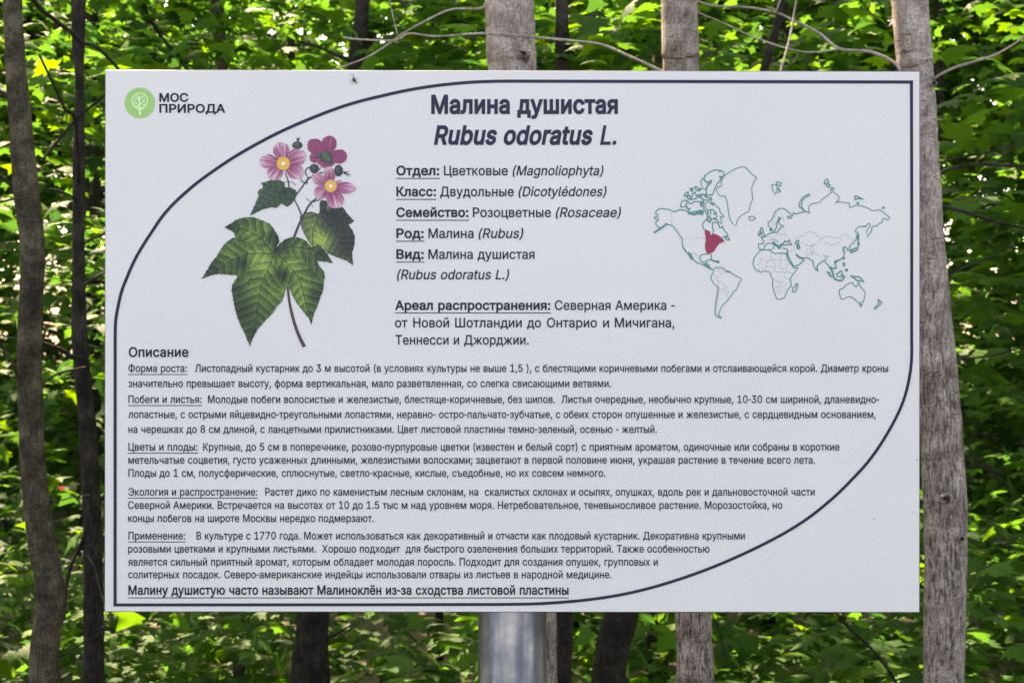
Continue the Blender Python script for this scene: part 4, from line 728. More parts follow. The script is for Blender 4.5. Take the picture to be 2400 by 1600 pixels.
  'ц': (415, [[53, 0, 53, 379, 114, 379, 114, 56, 294, 56, 294, 379, 355, 379, 355, 0], [344, -109, 344, 0, 318, 0, 318, 56, 405, 56, 405, -109]]),
  'ч': (401, [[198, 118, 157, 122, 121, 134, 92, 153, 70, 181, 57, 216, 53, 258, 53, 379, 114, 379, 114, 258, 116, 232, 124, 211, 138, 195, 155, 184, 175, 177, 198, 175, 221, 176, 244, 178, 264, 182, 324, 199, 324, 143, 285, 130, 244, 122], [287, 0, 287, 379, 348, 379, 348, 0]]),
  'ш': (572, [[53, 379, 114, 379, 114, 56, 255, 56, 255, 379, 316, 379, 316, 56, 458, 56, 458, 379, 519, 379, 519, 0, 53, 0]]),
  'щ': (582, [[53, 379, 114, 379, 114, 56, 255, 56, 255, 379, 316, 379, 316, 56, 458, 56, 458, 379, 519, 379, 519, 0, 53, 0], [508, -109, 508, 0, 482, 0, 482, 56, 569, 56, 569, -109]]),
  'ъ': (448, [[6, 329, 6, 379, 140, 379, 140, 329], [165, 244, 275, 244, 303, 242, 328, 237, 350, 228, 369, 217, 385, 202, 398, 186, 407, 167, 412, 146, 414, 123, 412, 101, 407, 80, 398, 61, 385, 43, 369, 29, 350, 16, 328, 7, 303, 2, 275, 0, 113, 0, 113, 379, 174, 379, 174, 56, 274, 56, 306, 61, 330, 74, 347, 95, 352, 121, 347, 148, 330, 169, 306, 183, 274, 187, 165, 187]]),
  'ы': (511, [[104, 244, 214, 244, 243, 242, 268, 237, 290, 228, 309, 217, 325, 202, 337, 186, 346, 167, 352, 146, 353, 123, 352, 101, 346, 80, 337, 61, 325, 43, 309, 29, 290, 16, 268, 7, 243, 2, 214, 0, 53, 0, 53, 379, 114, 379, 114, 56, 214, 56, 245, 61, 270, 74, 286, 95, 292, 121, 286, 148, 270, 169, 245, 183, 214, 187, 104, 187], [397, 0, 397, 379, 458, 379, 458, 0]]),
  'ь': (388, [[104, 244, 214, 244, 243, 242, 268, 237, 290, 228, 309, 217, 325, 202, 337, 186, 346, 167, 352, 146, 353, 123, 352, 101, 346, 80, 337, 61, 325, 43, 309, 29, 290, 16, 268, 7, 243, 2, 214, 0, 53, 0, 53, 379, 114, 379, 114, 56, 214, 56, 245, 61, 270, 74, 286, 95, 292, 121, 286, 148, 270, 169, 245, 183, 214, 187, 104, 187]]),
  'ю': (585, [[53, 0, 53, 379, 111, 379, 111, 0], [97, 162, 97, 217, 235, 217, 235, 162], [377, -8, 344, -5, 313, 3, 286, 16, 262, 35, 242, 58, 226, 85, 213, 116, 206, 150, 204, 187, 206, 225, 213, 260, 226, 291, 242, 318, 262, 341, 286, 360, 313, 374, 344, 382, 377, 384, 410, 382, 440, 374, 468, 360, 492, 341, 512, 318, 529, 291, 541, 260, 548, 225, 550, 187, 548, 150, 541, 116, 529, 85, 512, 58, 492, 35, 468, 16, 440, 3, 410, -5], [377, 46, 401, 49, 422, 55, 440, 66, 455, 80, 467, 97, 477, 117, 483, 139, 487, 163, 489, 187, 487, 212, 483, 236, 477, 258, 467, 278, 455, 296, 440, 310, 422, 321, 401, 328, 377, 330, 353, 328, 333, 321, 315, 310, 300, 296, 287, 278, 278, 258, 271, 236, 267, 212, 266, 187, 267, 163, 271, 139, 278, 117, 287, 97, 300, 80, 315, 66, 333, 55, 353, 49]]),
  'я': (385, [[332, 0, 271, 0, 271, 326, 184, 326, 155, 324, 131, 318, 114, 309, 98, 288, 93, 259, 98, 231, 114, 211, 132, 201, 155, 195, 184, 194, 298, 194, 298, 142, 180, 142, 134, 146, 97, 157, 68, 174, 48, 198, 36, 226, 32, 259, 36, 293, 48, 322, 68, 346, 97, 365, 134, 376, 180, 379, 332, 379], [85, 0, 15, 0, 122, 172, 190, 172]]),
  'ё': (404, [[212, -8, 177, -5, 145, 3, 117, 16, 92, 35, 72, 58, 56, 85, 44, 116, 37, 150, 34, 187, 36, 224, 44, 258, 55, 290, 71, 317, 91, 340, 115, 359, 142, 373, 172, 382, 205, 384, 226, 383, 246, 380, 266, 374, 285, 366, 303, 355, 319, 341, 334, 324, 347, 305, 357, 282, 365, 256, 370, 227, 371, 194, 371, 169, 75, 169, 75, 221, 338, 221, 310, 202, 308, 226, 304, 248, 298, 269, 283, 294, 263, 314, 237, 326, 205, 330, 183, 328, 164, 323, 146, 313, 125, 294, 109, 270, 99, 241, 96, 211, 96, 178, 98, 151, 102, 127, 110, 106, 121, 88, 135, 73, 151, 61, 169, 53, 190, 48, 212, 46, 234, 48, 254, 53, 271, 61, 285, 73, 297, 88, 306, 105, 365, 91, 353, 63, 335, 39, 320, 26, 302, 14, 283, 4, 261, -3, 237, -7], [276, 443, 260, 446, 247, 455, 238, 468, 235, 483, 238, 499, 247, 512, 260, 520, 276, 523, 291, 520, 304, 512, 313, 499, 316, 483, 313, 468, 304, 455, 291, 446], [132, 443, 117, 446, 103, 455, 94, 468, 91, 483, 94, 499, 103, 512, 117, 520, 132, 523, 148, 520, 161, 512, 169, 499, 172, 483, 169, 468, 161, 455, 148, 446]]),
}
OUTL = {k: (a, [list(zip(c[::2], c[1::2])) for c in cs]) for k, (a, cs) in GLYPHS.items()}
CAPU = max(p[1] for p in OUTL['М'][1][0])
CACHE = {}
def glyph(ch, e):
    """filled letter outline, thickened by e/1000 em; non-zero winding so overlapping strokes stay solid"""
    if (ch, e) in CACHE: return CACHE[ch, e]
    pts = []; edges = []; polys = []
    for c in OUTL[ch][1]:
        n = len(c); o = []
        for i in range(n):
            a, p, b = c[i - 1], c[i], c[(i + 1) % n]
            u = Vector((p[0] - a[0], p[1] - a[1])).normalized(); v = Vector((b[0] - p[0], b[1] - p[1])).normalized()
            nu = Vector((-u.y, u.x)); nv = Vector((-v.y, v.x)); m = nu + nv
            if m.length < .3: m = nu
            else: m = m.normalized() * min(1.8, 1 / max(.3, m.normalized().dot(nu)))
            o.append(Vector((p[0], p[1])) + m * e)
        b0 = len(pts); pts += o; edges += [(b0 + i, b0 + (i + 1) % n) for i in range(n)]; polys.append(o)
    r = geometry.delaunay_2d_cdt(pts, edges, [], 0, 1e-3)
    V = [(v.x, v.y) for v in r[0]]; F = []
    for f in r[2]:
        cx = sum(V[i][0] for i in f) / 3; cy = sum(V[i][1] for i in f) / 3; wn = 0
        for o in polys:
            for i in range(len(o)):
                a, b = o[i - 1], o[i]
                if (a.y <= cy) != (b.y <= cy):
                    if a.x + (cy - a.y) / (b.y - a.y) * (b.x - a.x) > cx: wn += 1 if b.y > a.y else -1
        if wn: F.append(tuple(f))
    CACHE[ch, e] = (np.array(V), F); return CACHE[ch, e]
def run(txt, x0, x1, base, cap, bold=0, ital=0, name='text_line', mat=None):
    e = {0: 10, 1: 22, 2: 29, 3: 18}[bold]; VV = []; F = []; adv = 0; n0 = 0
    for ch in txt:
        if ch == ' ': adv += 225; continue
        v, f = glyph(ch, e)
        if ch == '-': v = v * [.78, 1] - [60, 0]; adv -= 0
        v = v + [adv, 0]
        if ital: v = v + np.stack([v[:, 1] * .21, 0 * v[:, 1]], 1)
        VV.append(v); F += [(a + n0, b + n0, c + n0) for a, b, c in f]; n0 += len(v); adv += (OUTL[ch][0] if ch != '-' else 240) + (e - 7) * .6
    co = np.concatenate(VV); a, b = co[:, 0].min(), co[:, 0].max(); sx = (x1 - x0) / (b - a); sy = cap / (CAPU + 2 * e)
    X = x0 + (co[:, 0] - a) * sx; Y = base - (co[:, 1] + e) * sy
    me = mesh(np.stack([(X - 1200) * K, np.full(len(X), LY[0] - .00012), CZ + (800 - Y) * K], 1), F, name)
    return link(name, me, mat or M_INK2, panel)
def under(x0, x1, y, w=1.9):
    print_obj('underline', [([(x0, y - w / 2), (x1, y - w / 2), (x1, y + w / 2), (x0, y + w / 2)], [(3, 2, 1, 0)])], M_INK2)

run('Малина душистая', 1010.7, 1448.2, 267.8, 45.5, 2, 0, 'title_text', M_INK)
run('Rubus odoratus', 1016.7, 1389.6, 340, 46, 2, 1, 'title_text', M_INK)
run('L.', 1406, 1444.6, 340, 46, 3, 1, 'title_text', M_INK)
rows = [('Отдел:', 1029.5, 411.5, 'Цветковые', 1040.5, 1190.2, '(Magnoliophyta)', 1201.5, 1414.3),
        ('Класс:', 1022, 460.4, 'Двудольные', 1031.5, 1204.2, '(Dicotylédones)', 1215.5, 1421.4),
        ('Семейство:', 1097.9, 509.2, 'Розоцветные', 1108.3, 1291.4, '(Rosaceae)', 1302.7, 1455.4),
        ('Род:', 993.2, 558.3, 'Малина', 1004.2, 1109.8, '(Rubus)', 1121.7, 1226.5),
        ('Вид:', 993.2, 607.1, 'Малина душистая', 1004.2, 1252.7, None, 0, 0)]
for h, hx, y, a, ax0, ax1, i_, ix0, ix1 in rows:
    run(h, 928.9, hx, y, 23, 1); under(928.3, hx + 1.5, y + 7)
    run(a, ax0, ax1, y, 23)
    if i_: run(i_, ix0, ix1, y, 23, 0, 1)
run('(Rubus odoratus L.)', 930.7, 1193.2, 654.7, 23, 0, 1)
run('Ареал распространения:', 925.9, 1289.9, 726.4, 22.6, 1); under(925.3, 1291.4, 733)
run('Северная Америка -', 1300.3, 1581, 726.4, 22.8)
for a, x0, x1 in (('от', 925.9, 955), ('Новой', 968.5, 1052.4), ('Шотландии', 1066.7, 1222.9), ('до', 1235.4, 1268.2), ('Онтарио', 1281.8, 1399.1), ('и', 1413.4, 1427.4), ('Мичигана,', 1441.1, 1580.7)):
    run(a, x0, x1, 767.2, 22.8)
run('Теннесси и Джорджии.', 926.8, 1239.3, 807.4, 22.8)
run('Описание', 301.8, 441.9, 836.4, 23.5, 3)
body = [
 ('Форма роста:', 438, 871.6, 'Листопадный кустарник до 3 м высотой (в условиях культуры не выше 1,5 ), с блестящими коричневыми побегами и отслаивающейся корой. Диаметр кроны', 457.2, 2081.5),
 (None, 0, 907.1, 'значительно превышает высоту, форма вертикальная, мало разветвленная, со слегка свисающими ветвями.', 301, 1432.3),
 ('Побеги и листья:', 472.5, 944.3, 'Молодые побеги волосистые и железистые, блестяще-коричневые, без шипов.  Листья очередные, необычно крупные, 10-30 см шириной, дланевидно-', 487.4, 2059.9),
 (None, 0, 979.5, 'лопастные, с острыми яйцевидно-треугольными лопастями, неравно- остро-пальчато-зубчатые, с обеих сторон опушенные и железистые, с сердцевидным основанием,', 301, 2052.5),
 (None, 0, 1014.3, 'на черешках до 8 см длиной, с ланцетными прилистниками. Цвет листовой пластины темно-зеленый, осенью - желтый.', 301, 1539.5),
 ('Цветы и плоды:', 462.9, 1055.6, 'Крупные, до 5 см в поперечнике, розово-пурпуровые цветки (известен и белый сорт) с приятным ароматом, одиночные или собраны в короткие', 476.3, 1967.5),
 (None, 0, 1086.2, 'метельчатые соцветия, густо усаженных длинными, железистыми волосками; зацветают в первой половине июня, украшая растение в течение всего лета.', 301, 1910.2),
 (None, 0, 1116.8, 'Плоды до 1 см, полусферические, сплюснутые, светло-красные, кислые, съедобные, но их совсем немного.', 301, 1418.9),
 ('Экология и распространение:', 603.3, 1160.9, 'Растет дико по каменистым лесным склонам, на  скалистых склонах и осыпях, опушках, вдоль рек и дальновосточной части', 621.7, 1909.4),
 (None, 0, 1191.9, 'Северной Америки. Встречается на высотах от 10 до 1.5 тыс м над уровнем моря. Нетребовательное, теневыносливое растение. Морозостойка, но', 300.3, 1833.5),
 (None, 0, 1222.6, 'концы побегов на широте Москвы нередко подмерзают.', 300.3, 876.2),
 ('Применение:', 434.2, 1263.5, 'В культуре с 1770 года. Может использоваться как декоративный и отчасти как плодовый кустарник. Декоративна крупными', 460.6, 1745.5),
 (None, 0, 1294.1, 'розовыми цветками и крупными листьями.  Хорошо подходит  для быстрого озеленения больших территорий. Также особенностью', 300.5, 1663.1),
 (None, 0, 1324.7, 'является сильный приятный аромат, которым обладает молодая поросль. Подходит для создания опушек, групповых и', 300.5, 1541.6),
 (None, 0, 1354.2, 'солитерных посадок. Северо-американские индейцы использовали отвары из листьев в народной медицине.', 300.5, 1433.2)]
for h, hx, y, tx, x0, x1 in body:
    if h: run(h, 301, hx, y, 18.4, 0); under(300, hx + 1, y + 5.6, 1.7)
    run(tx, x0, x1, y, 18.4, 0)
run('Малину душистую часто называют Малиноклён из-за сходства листовой пластины', 301, 1332.6, 1392.8, 22.4, 3); under(300, 1333, 1400)
run('МОС', 373.5, 441.5, 239.3, 20.8, 1, 0, 'logo_text'); run('ПРИРОДА', 373.5, 528.3, 265.1, 21, 1, 0, 'logo_text')

# logo
def disc(cx, cy, rx, ry, n=40, a0=0): return ([(cx + rx * math.cos(a0 + 6.28318 * k / n), cy + ry * math.sin(a0 + 6.28318 * k / n)) for k in range(n)], [tuple(range(n - 1, -1, -1))])
print_obj('logo_disc', [disc(327.9, 241.5, 35.6, 35.6)], M_LOGO, 1)
L0 = lambda x, y: (240 + x / 5.88, 150 + y / 5.88)
em = [ribbon([L0(517 + 108 * math.cos(a) * (1 - .12 * max(0, math.sin(a))), 512 + (108 if math.sin(a) < 0 else 118) * math.sin(a)) for a in np.linspace(0, 6.283, 33)[:-1]], 1.7, True),
      ribbon([L0(517, 700), L0(515, 600), L0(512, 470), L0(512, 440)], [4.2, 2.6, 1.5, 1.2])]
for a, b, c in (((515, 600), (470, 540), (440, 480)), ((515, 560), (560, 520), (590, 470)), ((514, 520), (480, 470), (470, 430)), ((514, 500), (540, 460), (560, 430)), ((516, 620), (570, 590), (600, 540)), ((516, 610), (460, 590), (435, 550)),
                ((470, 540), (455, 545), (430, 520)), ((560, 520), (585, 525), (605, 510)), ((480, 470), (455, 465), (440, 455)), ((540, 460), (570, 465), (580, 450)), ((490, 500), (500, 460), (495, 420)), ((535, 540), (560, 560), (575, 570)), ((500, 570), (480, 580), (470, 610)), ((540, 600), (550, 615), (560, 600))):
    em.append(ribbon([L0(*a), L0(*b), L0(*c)], [1.5, 1.2, .9]))
print_obj('logo_emblem', em, M_LOGO2, 2)

# world map: traced coast lines
def tr(ox, oy, f): return lambda s: [(ox + float(a.split(',')[0]) / f, oy + float(a.split(',')[1]) / f) for a in s.split()]
m2 = tr(1510, 370, 6.2733); m3 = tr(1720, 370, 5.88); m4 = tr(1510, 560, 7.84); m5 = tr(1720, 560, 5.88); m7 = tr(1600, 430, 11.76)
coast = []
def cl(p, w=2.5, closed=False): coast.append(ribbon(p, w, closed))
# Alaska, Canada west and north, west coast down
cl(m2('205,835 160,810 185,775 230,745 290,748 350,760 405,778 450,795 480,775 520,762 580,770 640,785 680,800 720,795 770,785'))
cl(m2('160,810 195,835 200,865 160,860 145,885 180,905 205,900 200,930 170,945 170,975 185,1000 215,1020 240,1025'))
cl(m2('140,1105 200,1070 255,1035 290,1000 330,980 400,990 430,1010 480,1080 560,1190 560,1300 590,1350 650,1410 700,1470 760,1530 800,1555'), 2.3)
cl(m2('140,1105 220,1050 280,1010 320,975 350,980'), 5)
cl(m2('640,1390 680,1430 710,1485'), 6)
# arctic coast and Hudson bay
cl(m2('640,785 660,815 710,830 760,820 800,790 850,780 855,810 820,830 770,820 725,850'), 3.2)
cl(m2('800,800 850,790 840,830'), 6)
cl(m2('940,840 915,900 870,950 855,1000 870,1040 905,1062 960,1085'))
cl(m2('1000,1110 1020,1065 1000,1010 1005,950 1050,945 1090,970 1110,1030 1130,1025 1145,1000 1170,1060 1225,1115 1225,1150 1145,1165'))
cl(m2('1225,1150 1190,1190 1215,1205 1250,1210 1235,1165'), 3)
cl(m7('680,890 640,800 580,700 560,600 600,520'), 2.4); cl(m7('680,900 740,920 790,1000 740,1070 690,1020 690,940'), 4)
# Baffin island
cl(m7('820,330 800,310 720,330 640,320 630,370 700,390 800,400 805,450 640,465 540,450'), 2.8)
cl(m7('650,710 620,650 620,580 680,515 760,520 860,540 920,610 1020,700 1030,780 1050,820 1110,860 1130,910 1100,940 1030,910 1040,970 1080,1030 1080,1100 960,1040 920,970 940,880 920,810 830,720 650,730'), 2.3)
cl(m7('770,540 850,570 820,600'), 6); cl(m7('830,960 900,980 920,960'), 5); cl(m7('850,830 900,840'), 5); cl(m7('690,740 700,850'), 3); cl(m7('770,730 770,870'), 2.4)
# Victoria, Banks and the archipelago
cl(m7('10,465 130,480 170,540 240,560 320,505 480,500 500,570 490,650'), 2.6)
cl(m7('490,500 520,640'), 5)
cl(m7('0,465 -50,560 -60,640 30,655 90,600 130,500'), 2.6); cl(m7('90,600 120,680 170,720 210,690'), 4); cl(m7('130,750 220,830 300,780 380,790 430,740'), 3); cl(m7('150,830 300,840 480,830'), 4)
cl(m7('450,760 540,780 520,870'), 7)
cl(m7('30,340 90,260 150,235 150,300 100,360 30,340'), 3); cl(m7('140,340 200,340 240,400 180,440 130,400 140,340'), 3.4); cl(m7('190,160 260,150 240,230'), 6)
cl(m7('260,370 270,290 330,240 360,300 380,340 470,310 430,380 330,430 210,455'), 2.8); cl(m7('340,80 400,100 440,170 510,170 440,210 380,190 340,120 340,80'), 2.8); cl(m7('450,140 510,180'), 6)
cl(m7('470,310 500,380 520,300 560,300 600,330 640,290'), 3.6); cl(m7('460,370 540,430 600,460'), 3); cl(m7('560,480 540,560'), 5)
# Ellesmere
cl(m2('885,300 885,270 930,235 1000,190 1060,178 1120,185 1175,215 1165,260 1130,300 1100,350 1060,400 1040,440 1020,500 1000,550'))
cl(m2('885,300 850,310 832,350 840,410 870,455 900,465 920,420 940,390'), 2.2); cl(m2('870,310 905,350 930,370 1000,330 980,370 940,400 905,470 915,520 900,550'), 3.2)
cl(m2('940,350 975,385'), 5); cl(m2('1100,280 1150,290'), 5); cl(m2('1095,205 1130,200'), 3)
# Greenland
cl(m2('1175,265 1240,220 1320,170 1400,140 1470,132 1510,155 1545,205 1600,250 1655,295 1610,360 1578,440 1585,520 1595,605 1560,680 1550,750 1525,795 1450,830 1380,890 1345,1000 1295,965 1260,900 1240,820 1225,700 1215,630 1185,560 1115,562 1080,525 1062,480 1070,440 1135,415 1140,370 1125,350 1150,310 1175,265'), 2.0)
cl(m2('1535,865 1620,860 1635,890 1590,920 1550,915 1535,865'), 2.2)
# Mexico, Gulf, Cuba
cl(m4('700,0 700,130 760,210 820,290 880,360 960,430 1050,460 1120,500 1180,530 1220,560 1270,560'), 2.3)
cl(m4('820,270 885,375'), 6.5)
cl(m4('1200,275 1100,280 1040,300 1020,350 1040,410 1080,430 1110,410 1150,400 1135,440 1190,480 1195,520 1230,550'), 2.3)
cl(m4('1150,400 1220,375 1230,350 1232,270'), 2.6); cl(m4('1220,375 1280,405 1370,430'), 4.2); cl(m4('1320,410 1380,430'), 6); cl(m4('1090,450 1130,480 1180,510'), 4)
# South America
cl(m4('1270,560 1300,530 1370,518 1440,530 1500,575 1590,610 1640,660 1730,695 1785,735 1775,770 1735,810 1725,870 1700,930 1640,960 1610,1020 1560,1090 1500,1160 1440,1210 1400,1290 1370,1360 1365,1400 1420,1450 1370,1445 1320,1410 1295,1350 1300,1280 1320,1120 1345,1000 1355,880 1290,830 1240,760 1222,720 1235,660 1270,600 1270,560'), 2.1)
cl(m4('1380,1420 1420,1448'), 4); cl(m4('1500,590 1590,615'), 3.4)
# Eurasia north
cl(m3('490,1000 500,960 470,930 470,895 510,865 545,800 570,740 620,700 670,695 720,715 770,760 805,800 790,830 745,835 735,810 790,805'), 2.3)
cl(m3('805,800 820,755 860,775 910,755 970,745 940,700 895,675 905,620 940,550 1000,515 1035,495 1045,515 990,545 950,580 930,640 935,680 970,725 1045,762'), 2.4)
cl(m3('1045,762 1030,720 1035,670 1060,640 1200,605 1210,575 1260,540 1310,505 1360,465 1400,490 1450,535 1445,575 1395,630 1415,605 1500,612 1590,620 1600,690 1650,665 1710,650 1780,670 1840,690 1910,730 2000,715 2060,750 2100,785 2148,818 2115,858 2080,830 2045,845 2045,885 2000,905 1970,940 1905,945 1895,1010 1840,1085 1830,1010 1860,960 1880,925 1860,900 1830,920 1820,945 1720,945 1690,975 1665,1020 1715,1030'), 2.0)
cl(m3('1710,1035 1690,1080 1680,1130 1640,1180 1595,1215 1590,1260 1570,1280 1560,1245 1530,1225 1505,1250 1525,1300 1520,1350 1480,1390 1430,1410 1385,1435'), 2.2)
cl(m3('1715,1040 1700,1100 1720,1180 1700,1270 1605,1310 1600,1280 1690,1240'), 3.2); cl(m3('1710,1050 1715,1130'), 5.5); cl(m3('1700,1180 1740,1185'), 3)
cl(m3('520,375 580,365 600,420 570,510 540,460 520,375'), 2.3); cl(m3('590,330 660,350 640,390 590,370 590,330'), 2.6); cl(m3('600,410 640,460 610,480'), 4)
cl(m3('1285,285 1305,330 1270,350 1245,370 1250,320 1285,285'), 2.4); cl(m3('1290,355 1325,370 1310,410 1275,385 1290,355'), 2.8); cl(m3('1350,400 1380,430 1330,455 1350,400'), 2.8)
cl(m3('1665,525 1720,540 1790,575 1720,560 1670,578 1665,525'), 3); cl(m3('1690,625 1725,625'), 5); cl(m3('2040,690 2080,688'), 5)
# Britain, western Europe, Mediterranean
cl(m3('365,960 400,975 400,1010 430,1075 370,1100 390,1060 370,1010 365,960'), 2.6); cl(m3('335,1060 350,1010 375,1040 345,1075 335,1060'), 3)
cl(m3('380,1100 440,1080 490,1040 540,1030 600,1025 640,960 690,935 650,925 615,900 625,860 650,825 620,820 605,870 580,905 590,950 560,1010 525,1000'), 2.6); cl(m3('495,980 530,1000'), 7)
cl(m3('380,1105 410,1140 405,1180 340,1185 340,1240 370,1265 410,1260 430,1200 480,1175 530,1180'), 2.3)
cl(m3('530,1160 560,1200 600,1210 620,1240 650,1200 670,1190'), 6); cl(m3('540,1160 620,1240'), 5)
cl(m3('675,1190 700,1145 730,1160 770,1135 775,1170 800,1195 740,1195 675,1205'), 3); cl(m3('845,1160 900,1140 885,1180 910,1250 880,1255 870,1200 845,1160'), 3.2); cl(m3('670,1240 740,1265 740,1310 720,1340'), 2.6)
cl(m3('560,1240 530,1250'), 3.4)
# Africa
cl(m5('370,155 320,205 280,260 262,330 275,385 310,430 370,460 430,440 500,460 505,500 540,560 530,650 560,740 590,828 650,830 690,810 720,750 745,690 790,650 785,590 775,545 810,490 860,430 885,400 820,395 790,350 750,300 725,230 745,200 600,195 580,205 520,180 515,150 430,150 370,155'), 2.2)
cl(m5('868,605 878,625 860,700 840,735 815,730 812,680 840,650 868,605'), 2.4)
# Arabia, India, SE Asia
cl(m5('740,155 745,230 780,300 820,375 880,365 930,330 965,290 920,265 885,240 850,210'), 3); cl(m5('850,210 890,245 940,260 1020,258 1060,290 1085,300 1095,360 1125,420 1150,440 1145,370 1190,330 1245,295 1275,340 1305,360 1320,400 1350,440'), 2.5)
cl(m5('860,220 920,265'), 4.5); cl(m5('1150,420 1158,445'), 4); cl(m5('1330,390 1360,460 1375,530 1330,510 1285,445 1330,480'), 4.4); cl(m5('1375,540 1440,572 1500,570'), 4.4)
cl(m5('1330,380 1370,410 1410,400 1400,355 1385,320 1430,305'), 3); cl(m5('1385,310 1420,320'), 6); cl(m5('1430,305 1490,270 1520,240 1520,190 1500,150 1505,120 1530,105 1560,130 1570,165'), 2.2)
cl(m5('1480,435 1490,480 1470,520 1430,520 1410,490 1480,435'), 2.6); cl(m5('1490,490 1530,525 1505,550 1490,520'), 3.4); cl(m5('1510,325 1530,345 1518,380 1502,350 1510,325'), 2.8); cl(m5('1525,430 1565,410 1565,440 1525,430'), 2.8); cl(m5('1510,250 1520,285'), 4)
cl(m5('1605,505 1660,520 1720,520 1760,550 1795,590 1740,575 1690,570 1660,540 1605,505'), 3.4)
# Australia, New Zealand
cl(m5('1615,603 1640,605 1655,640 1690,660 1705,625 1715,590 1740,650 1785,700 1812,750 1800,810 1780,865 1720,880 1690,850 1640,810 1600,793 1560,800 1520,825 1480,830 1462,790 1450,730 1455,700 1510,675 1550,630 1615,603'), 2.2)
cl(m5('1730,895 1768,900 1750,938 1730,895'), 2.6); cl(m5('1985,828 2040,870 2000,920 1950,970 1930,960 1975,905 2000,880 1985,828'), 2.4)
print_obj('map_coastline', coast, M_TEAL, 1)
thin = []
def th(p, w=.9, closed=False): thin.append(ribbon(p, w, closed))
th(m2('398,800 400,985')); th(m2('565,1185 760,1180 900,1190')); th(m2('690,1395 760,1420 830,1480'), 1.1); th(m4('850,250 940,270 1030,350'))
for s in ('1330,540 1380,580 1390,630 1430,640', '1250,650 1310,680 1360,700 1320,750 1340,790 1410,775', '1370,800 1365,870 1390,930 1440,920 1500,880', '1410,780 1490,850 1510,910 1550,970 1510,1030 1500,1100', '1380,940 1350,1100 1330,1250 1325,1350', '1430,540 1460,600 1500,640', '1450,910 1510,1000 1560,970'): th(m4(s), 1.1)
for s in ('500,160 510,260 460,330', '350,255 440,310 540,290 570,350 560,420', '510,270 640,300 645,200', '640,290 740,290', '640,300 625,380 640,410 720,405', '455,330 440,400', '360,260 365,340 300,370', '420,400 540,380', '540,410 550,460', '560,450 690,460 690,520', '730,400 720,460 800,465', '690,460 800,460', '590,570 600,620', '540,655 680,660 720,620', '610,660 600,750', '600,750 660,710 710,700', '690,520 740,560 775,545', '350,400 340,450', '400,390 390,440', '725,370 760,330', '560,560 640,580', '620,640 640,600 690,590'): th(m5(s), 1.2)
for s in ('850,1110 890,1075 970,1085 985,1040 1050,1018 1120,1040 1160,1090 1210,1115 1245,1095 1320,1080 1400,1105 1470,1105 1510,1050 1560,1050 1590,1100 1640,1130 1620,1180', '1210,1115 1150,1160 1140,1190 1050,1220', '1240,1140 1300,1190 1380,1200 1450,1160 1490,1120', '850,1110 860,1150', '920,1160 980,1190 1040,1220', '980,1290 1010,1260 1070,1260 1050,1310 1000,1335 980,1290', '1050,1330 1100,1280 1140,1320 1200,1360', '820,1200 850,1320', '560,1080 620,1050 700,1060 770,1110 760,1150', '480,1070 520,1130', '640,760 680,820 690,880', '530,900 540,980', '600,740 560,830 530,900', '540,1080 560,1150 620,1150', '640,970 690,1010 720,1070', '760,1300 820,1260', '1090,1240 1100,1290 1060,1360'): th(m3(s), 1.1)
th(m3('490,1130 560,1120 620,1160'), 3); th(m3('1230,1350 1310,1360'), 4); th(m3('1250,1390 1290,1400'), 5); th(m3('1050,1215 1110,1200'), 4)
print_obj('map_border', thin, M_THIN, .6)
red = m2('890,1065 920,1062 965,1082 975,1130 992,1135 1000,1112 1040,1118 1100,1145 1145,1180 1182,1222 1140,1250 1110,1255 1080,1290 1050,1330 1030,1370 990,1395 945,1412 915,1395 895,1330 892,1270 905,1210 900,1150 888,1100')
print_obj('map_range_area', [(red, [tuple(range(len(red) - 1, -1, -1))])], M_RED, 1.6)

# botanical illustration (colour per vertex: it is a printed picture)
z1 = tr(460, 300, 2.9025); z6 = tr(640, 310, 8.2545)
def inside(x, y, poly):
    c = False; j = len(poly) - 1
    for i in range(len(poly)):
        xi, yi = poly[i]; xj, yj = poly[j]
        if (yi > y) != (yj > y) and x < (xj - xi) * (y - yi) / (yj - yi) + xi: c = not c
        j = i
    return c
def art(name, poly, colf, layer, step=1.5):
    pl = [Vector(p) for p in poly]; n = len(pl)
    xs_ = [p.x for p in pl]; ys_ = [p.y for p in pl]; pts = list(pl)
    y = min(ys_) + step * .5; row = 0
    while y < max(ys_):
        x = min(xs_) + (step * .5 if row % 2 else 0) + .3
        while x < max(xs_):
            if inside(x, y, poly): pts.append(Vector((x, y)))
            x += step
        y += step * .87; row += 1
    r = geometry.delaunay_2d_cdt(pts, [(i, (i + 1) % n) for i in range(n)], [], 1, 1e-4)
    V = [(v.x, v.y) for v in r[0]]; F = [tuple(f) for f in r[2]]
    me = mesh([Q(a, b, layer) for a, b in V], F, name)
    ca = me.color_attributes.new('print', 'FLOAT_COLOR', 'POINT')
    cc = np.ones((len(V), 4), np.float32)
    for i, (a, b) in enumerate(V): cc[i, :3] = ink(*colf(a, b))
    ca.data.foreach_set('color', cc.ravel())
    if me.polygons and me.polygons[0].normal.y > 0: me.flip_normals()
    return link(name, me, M_ART, panel)

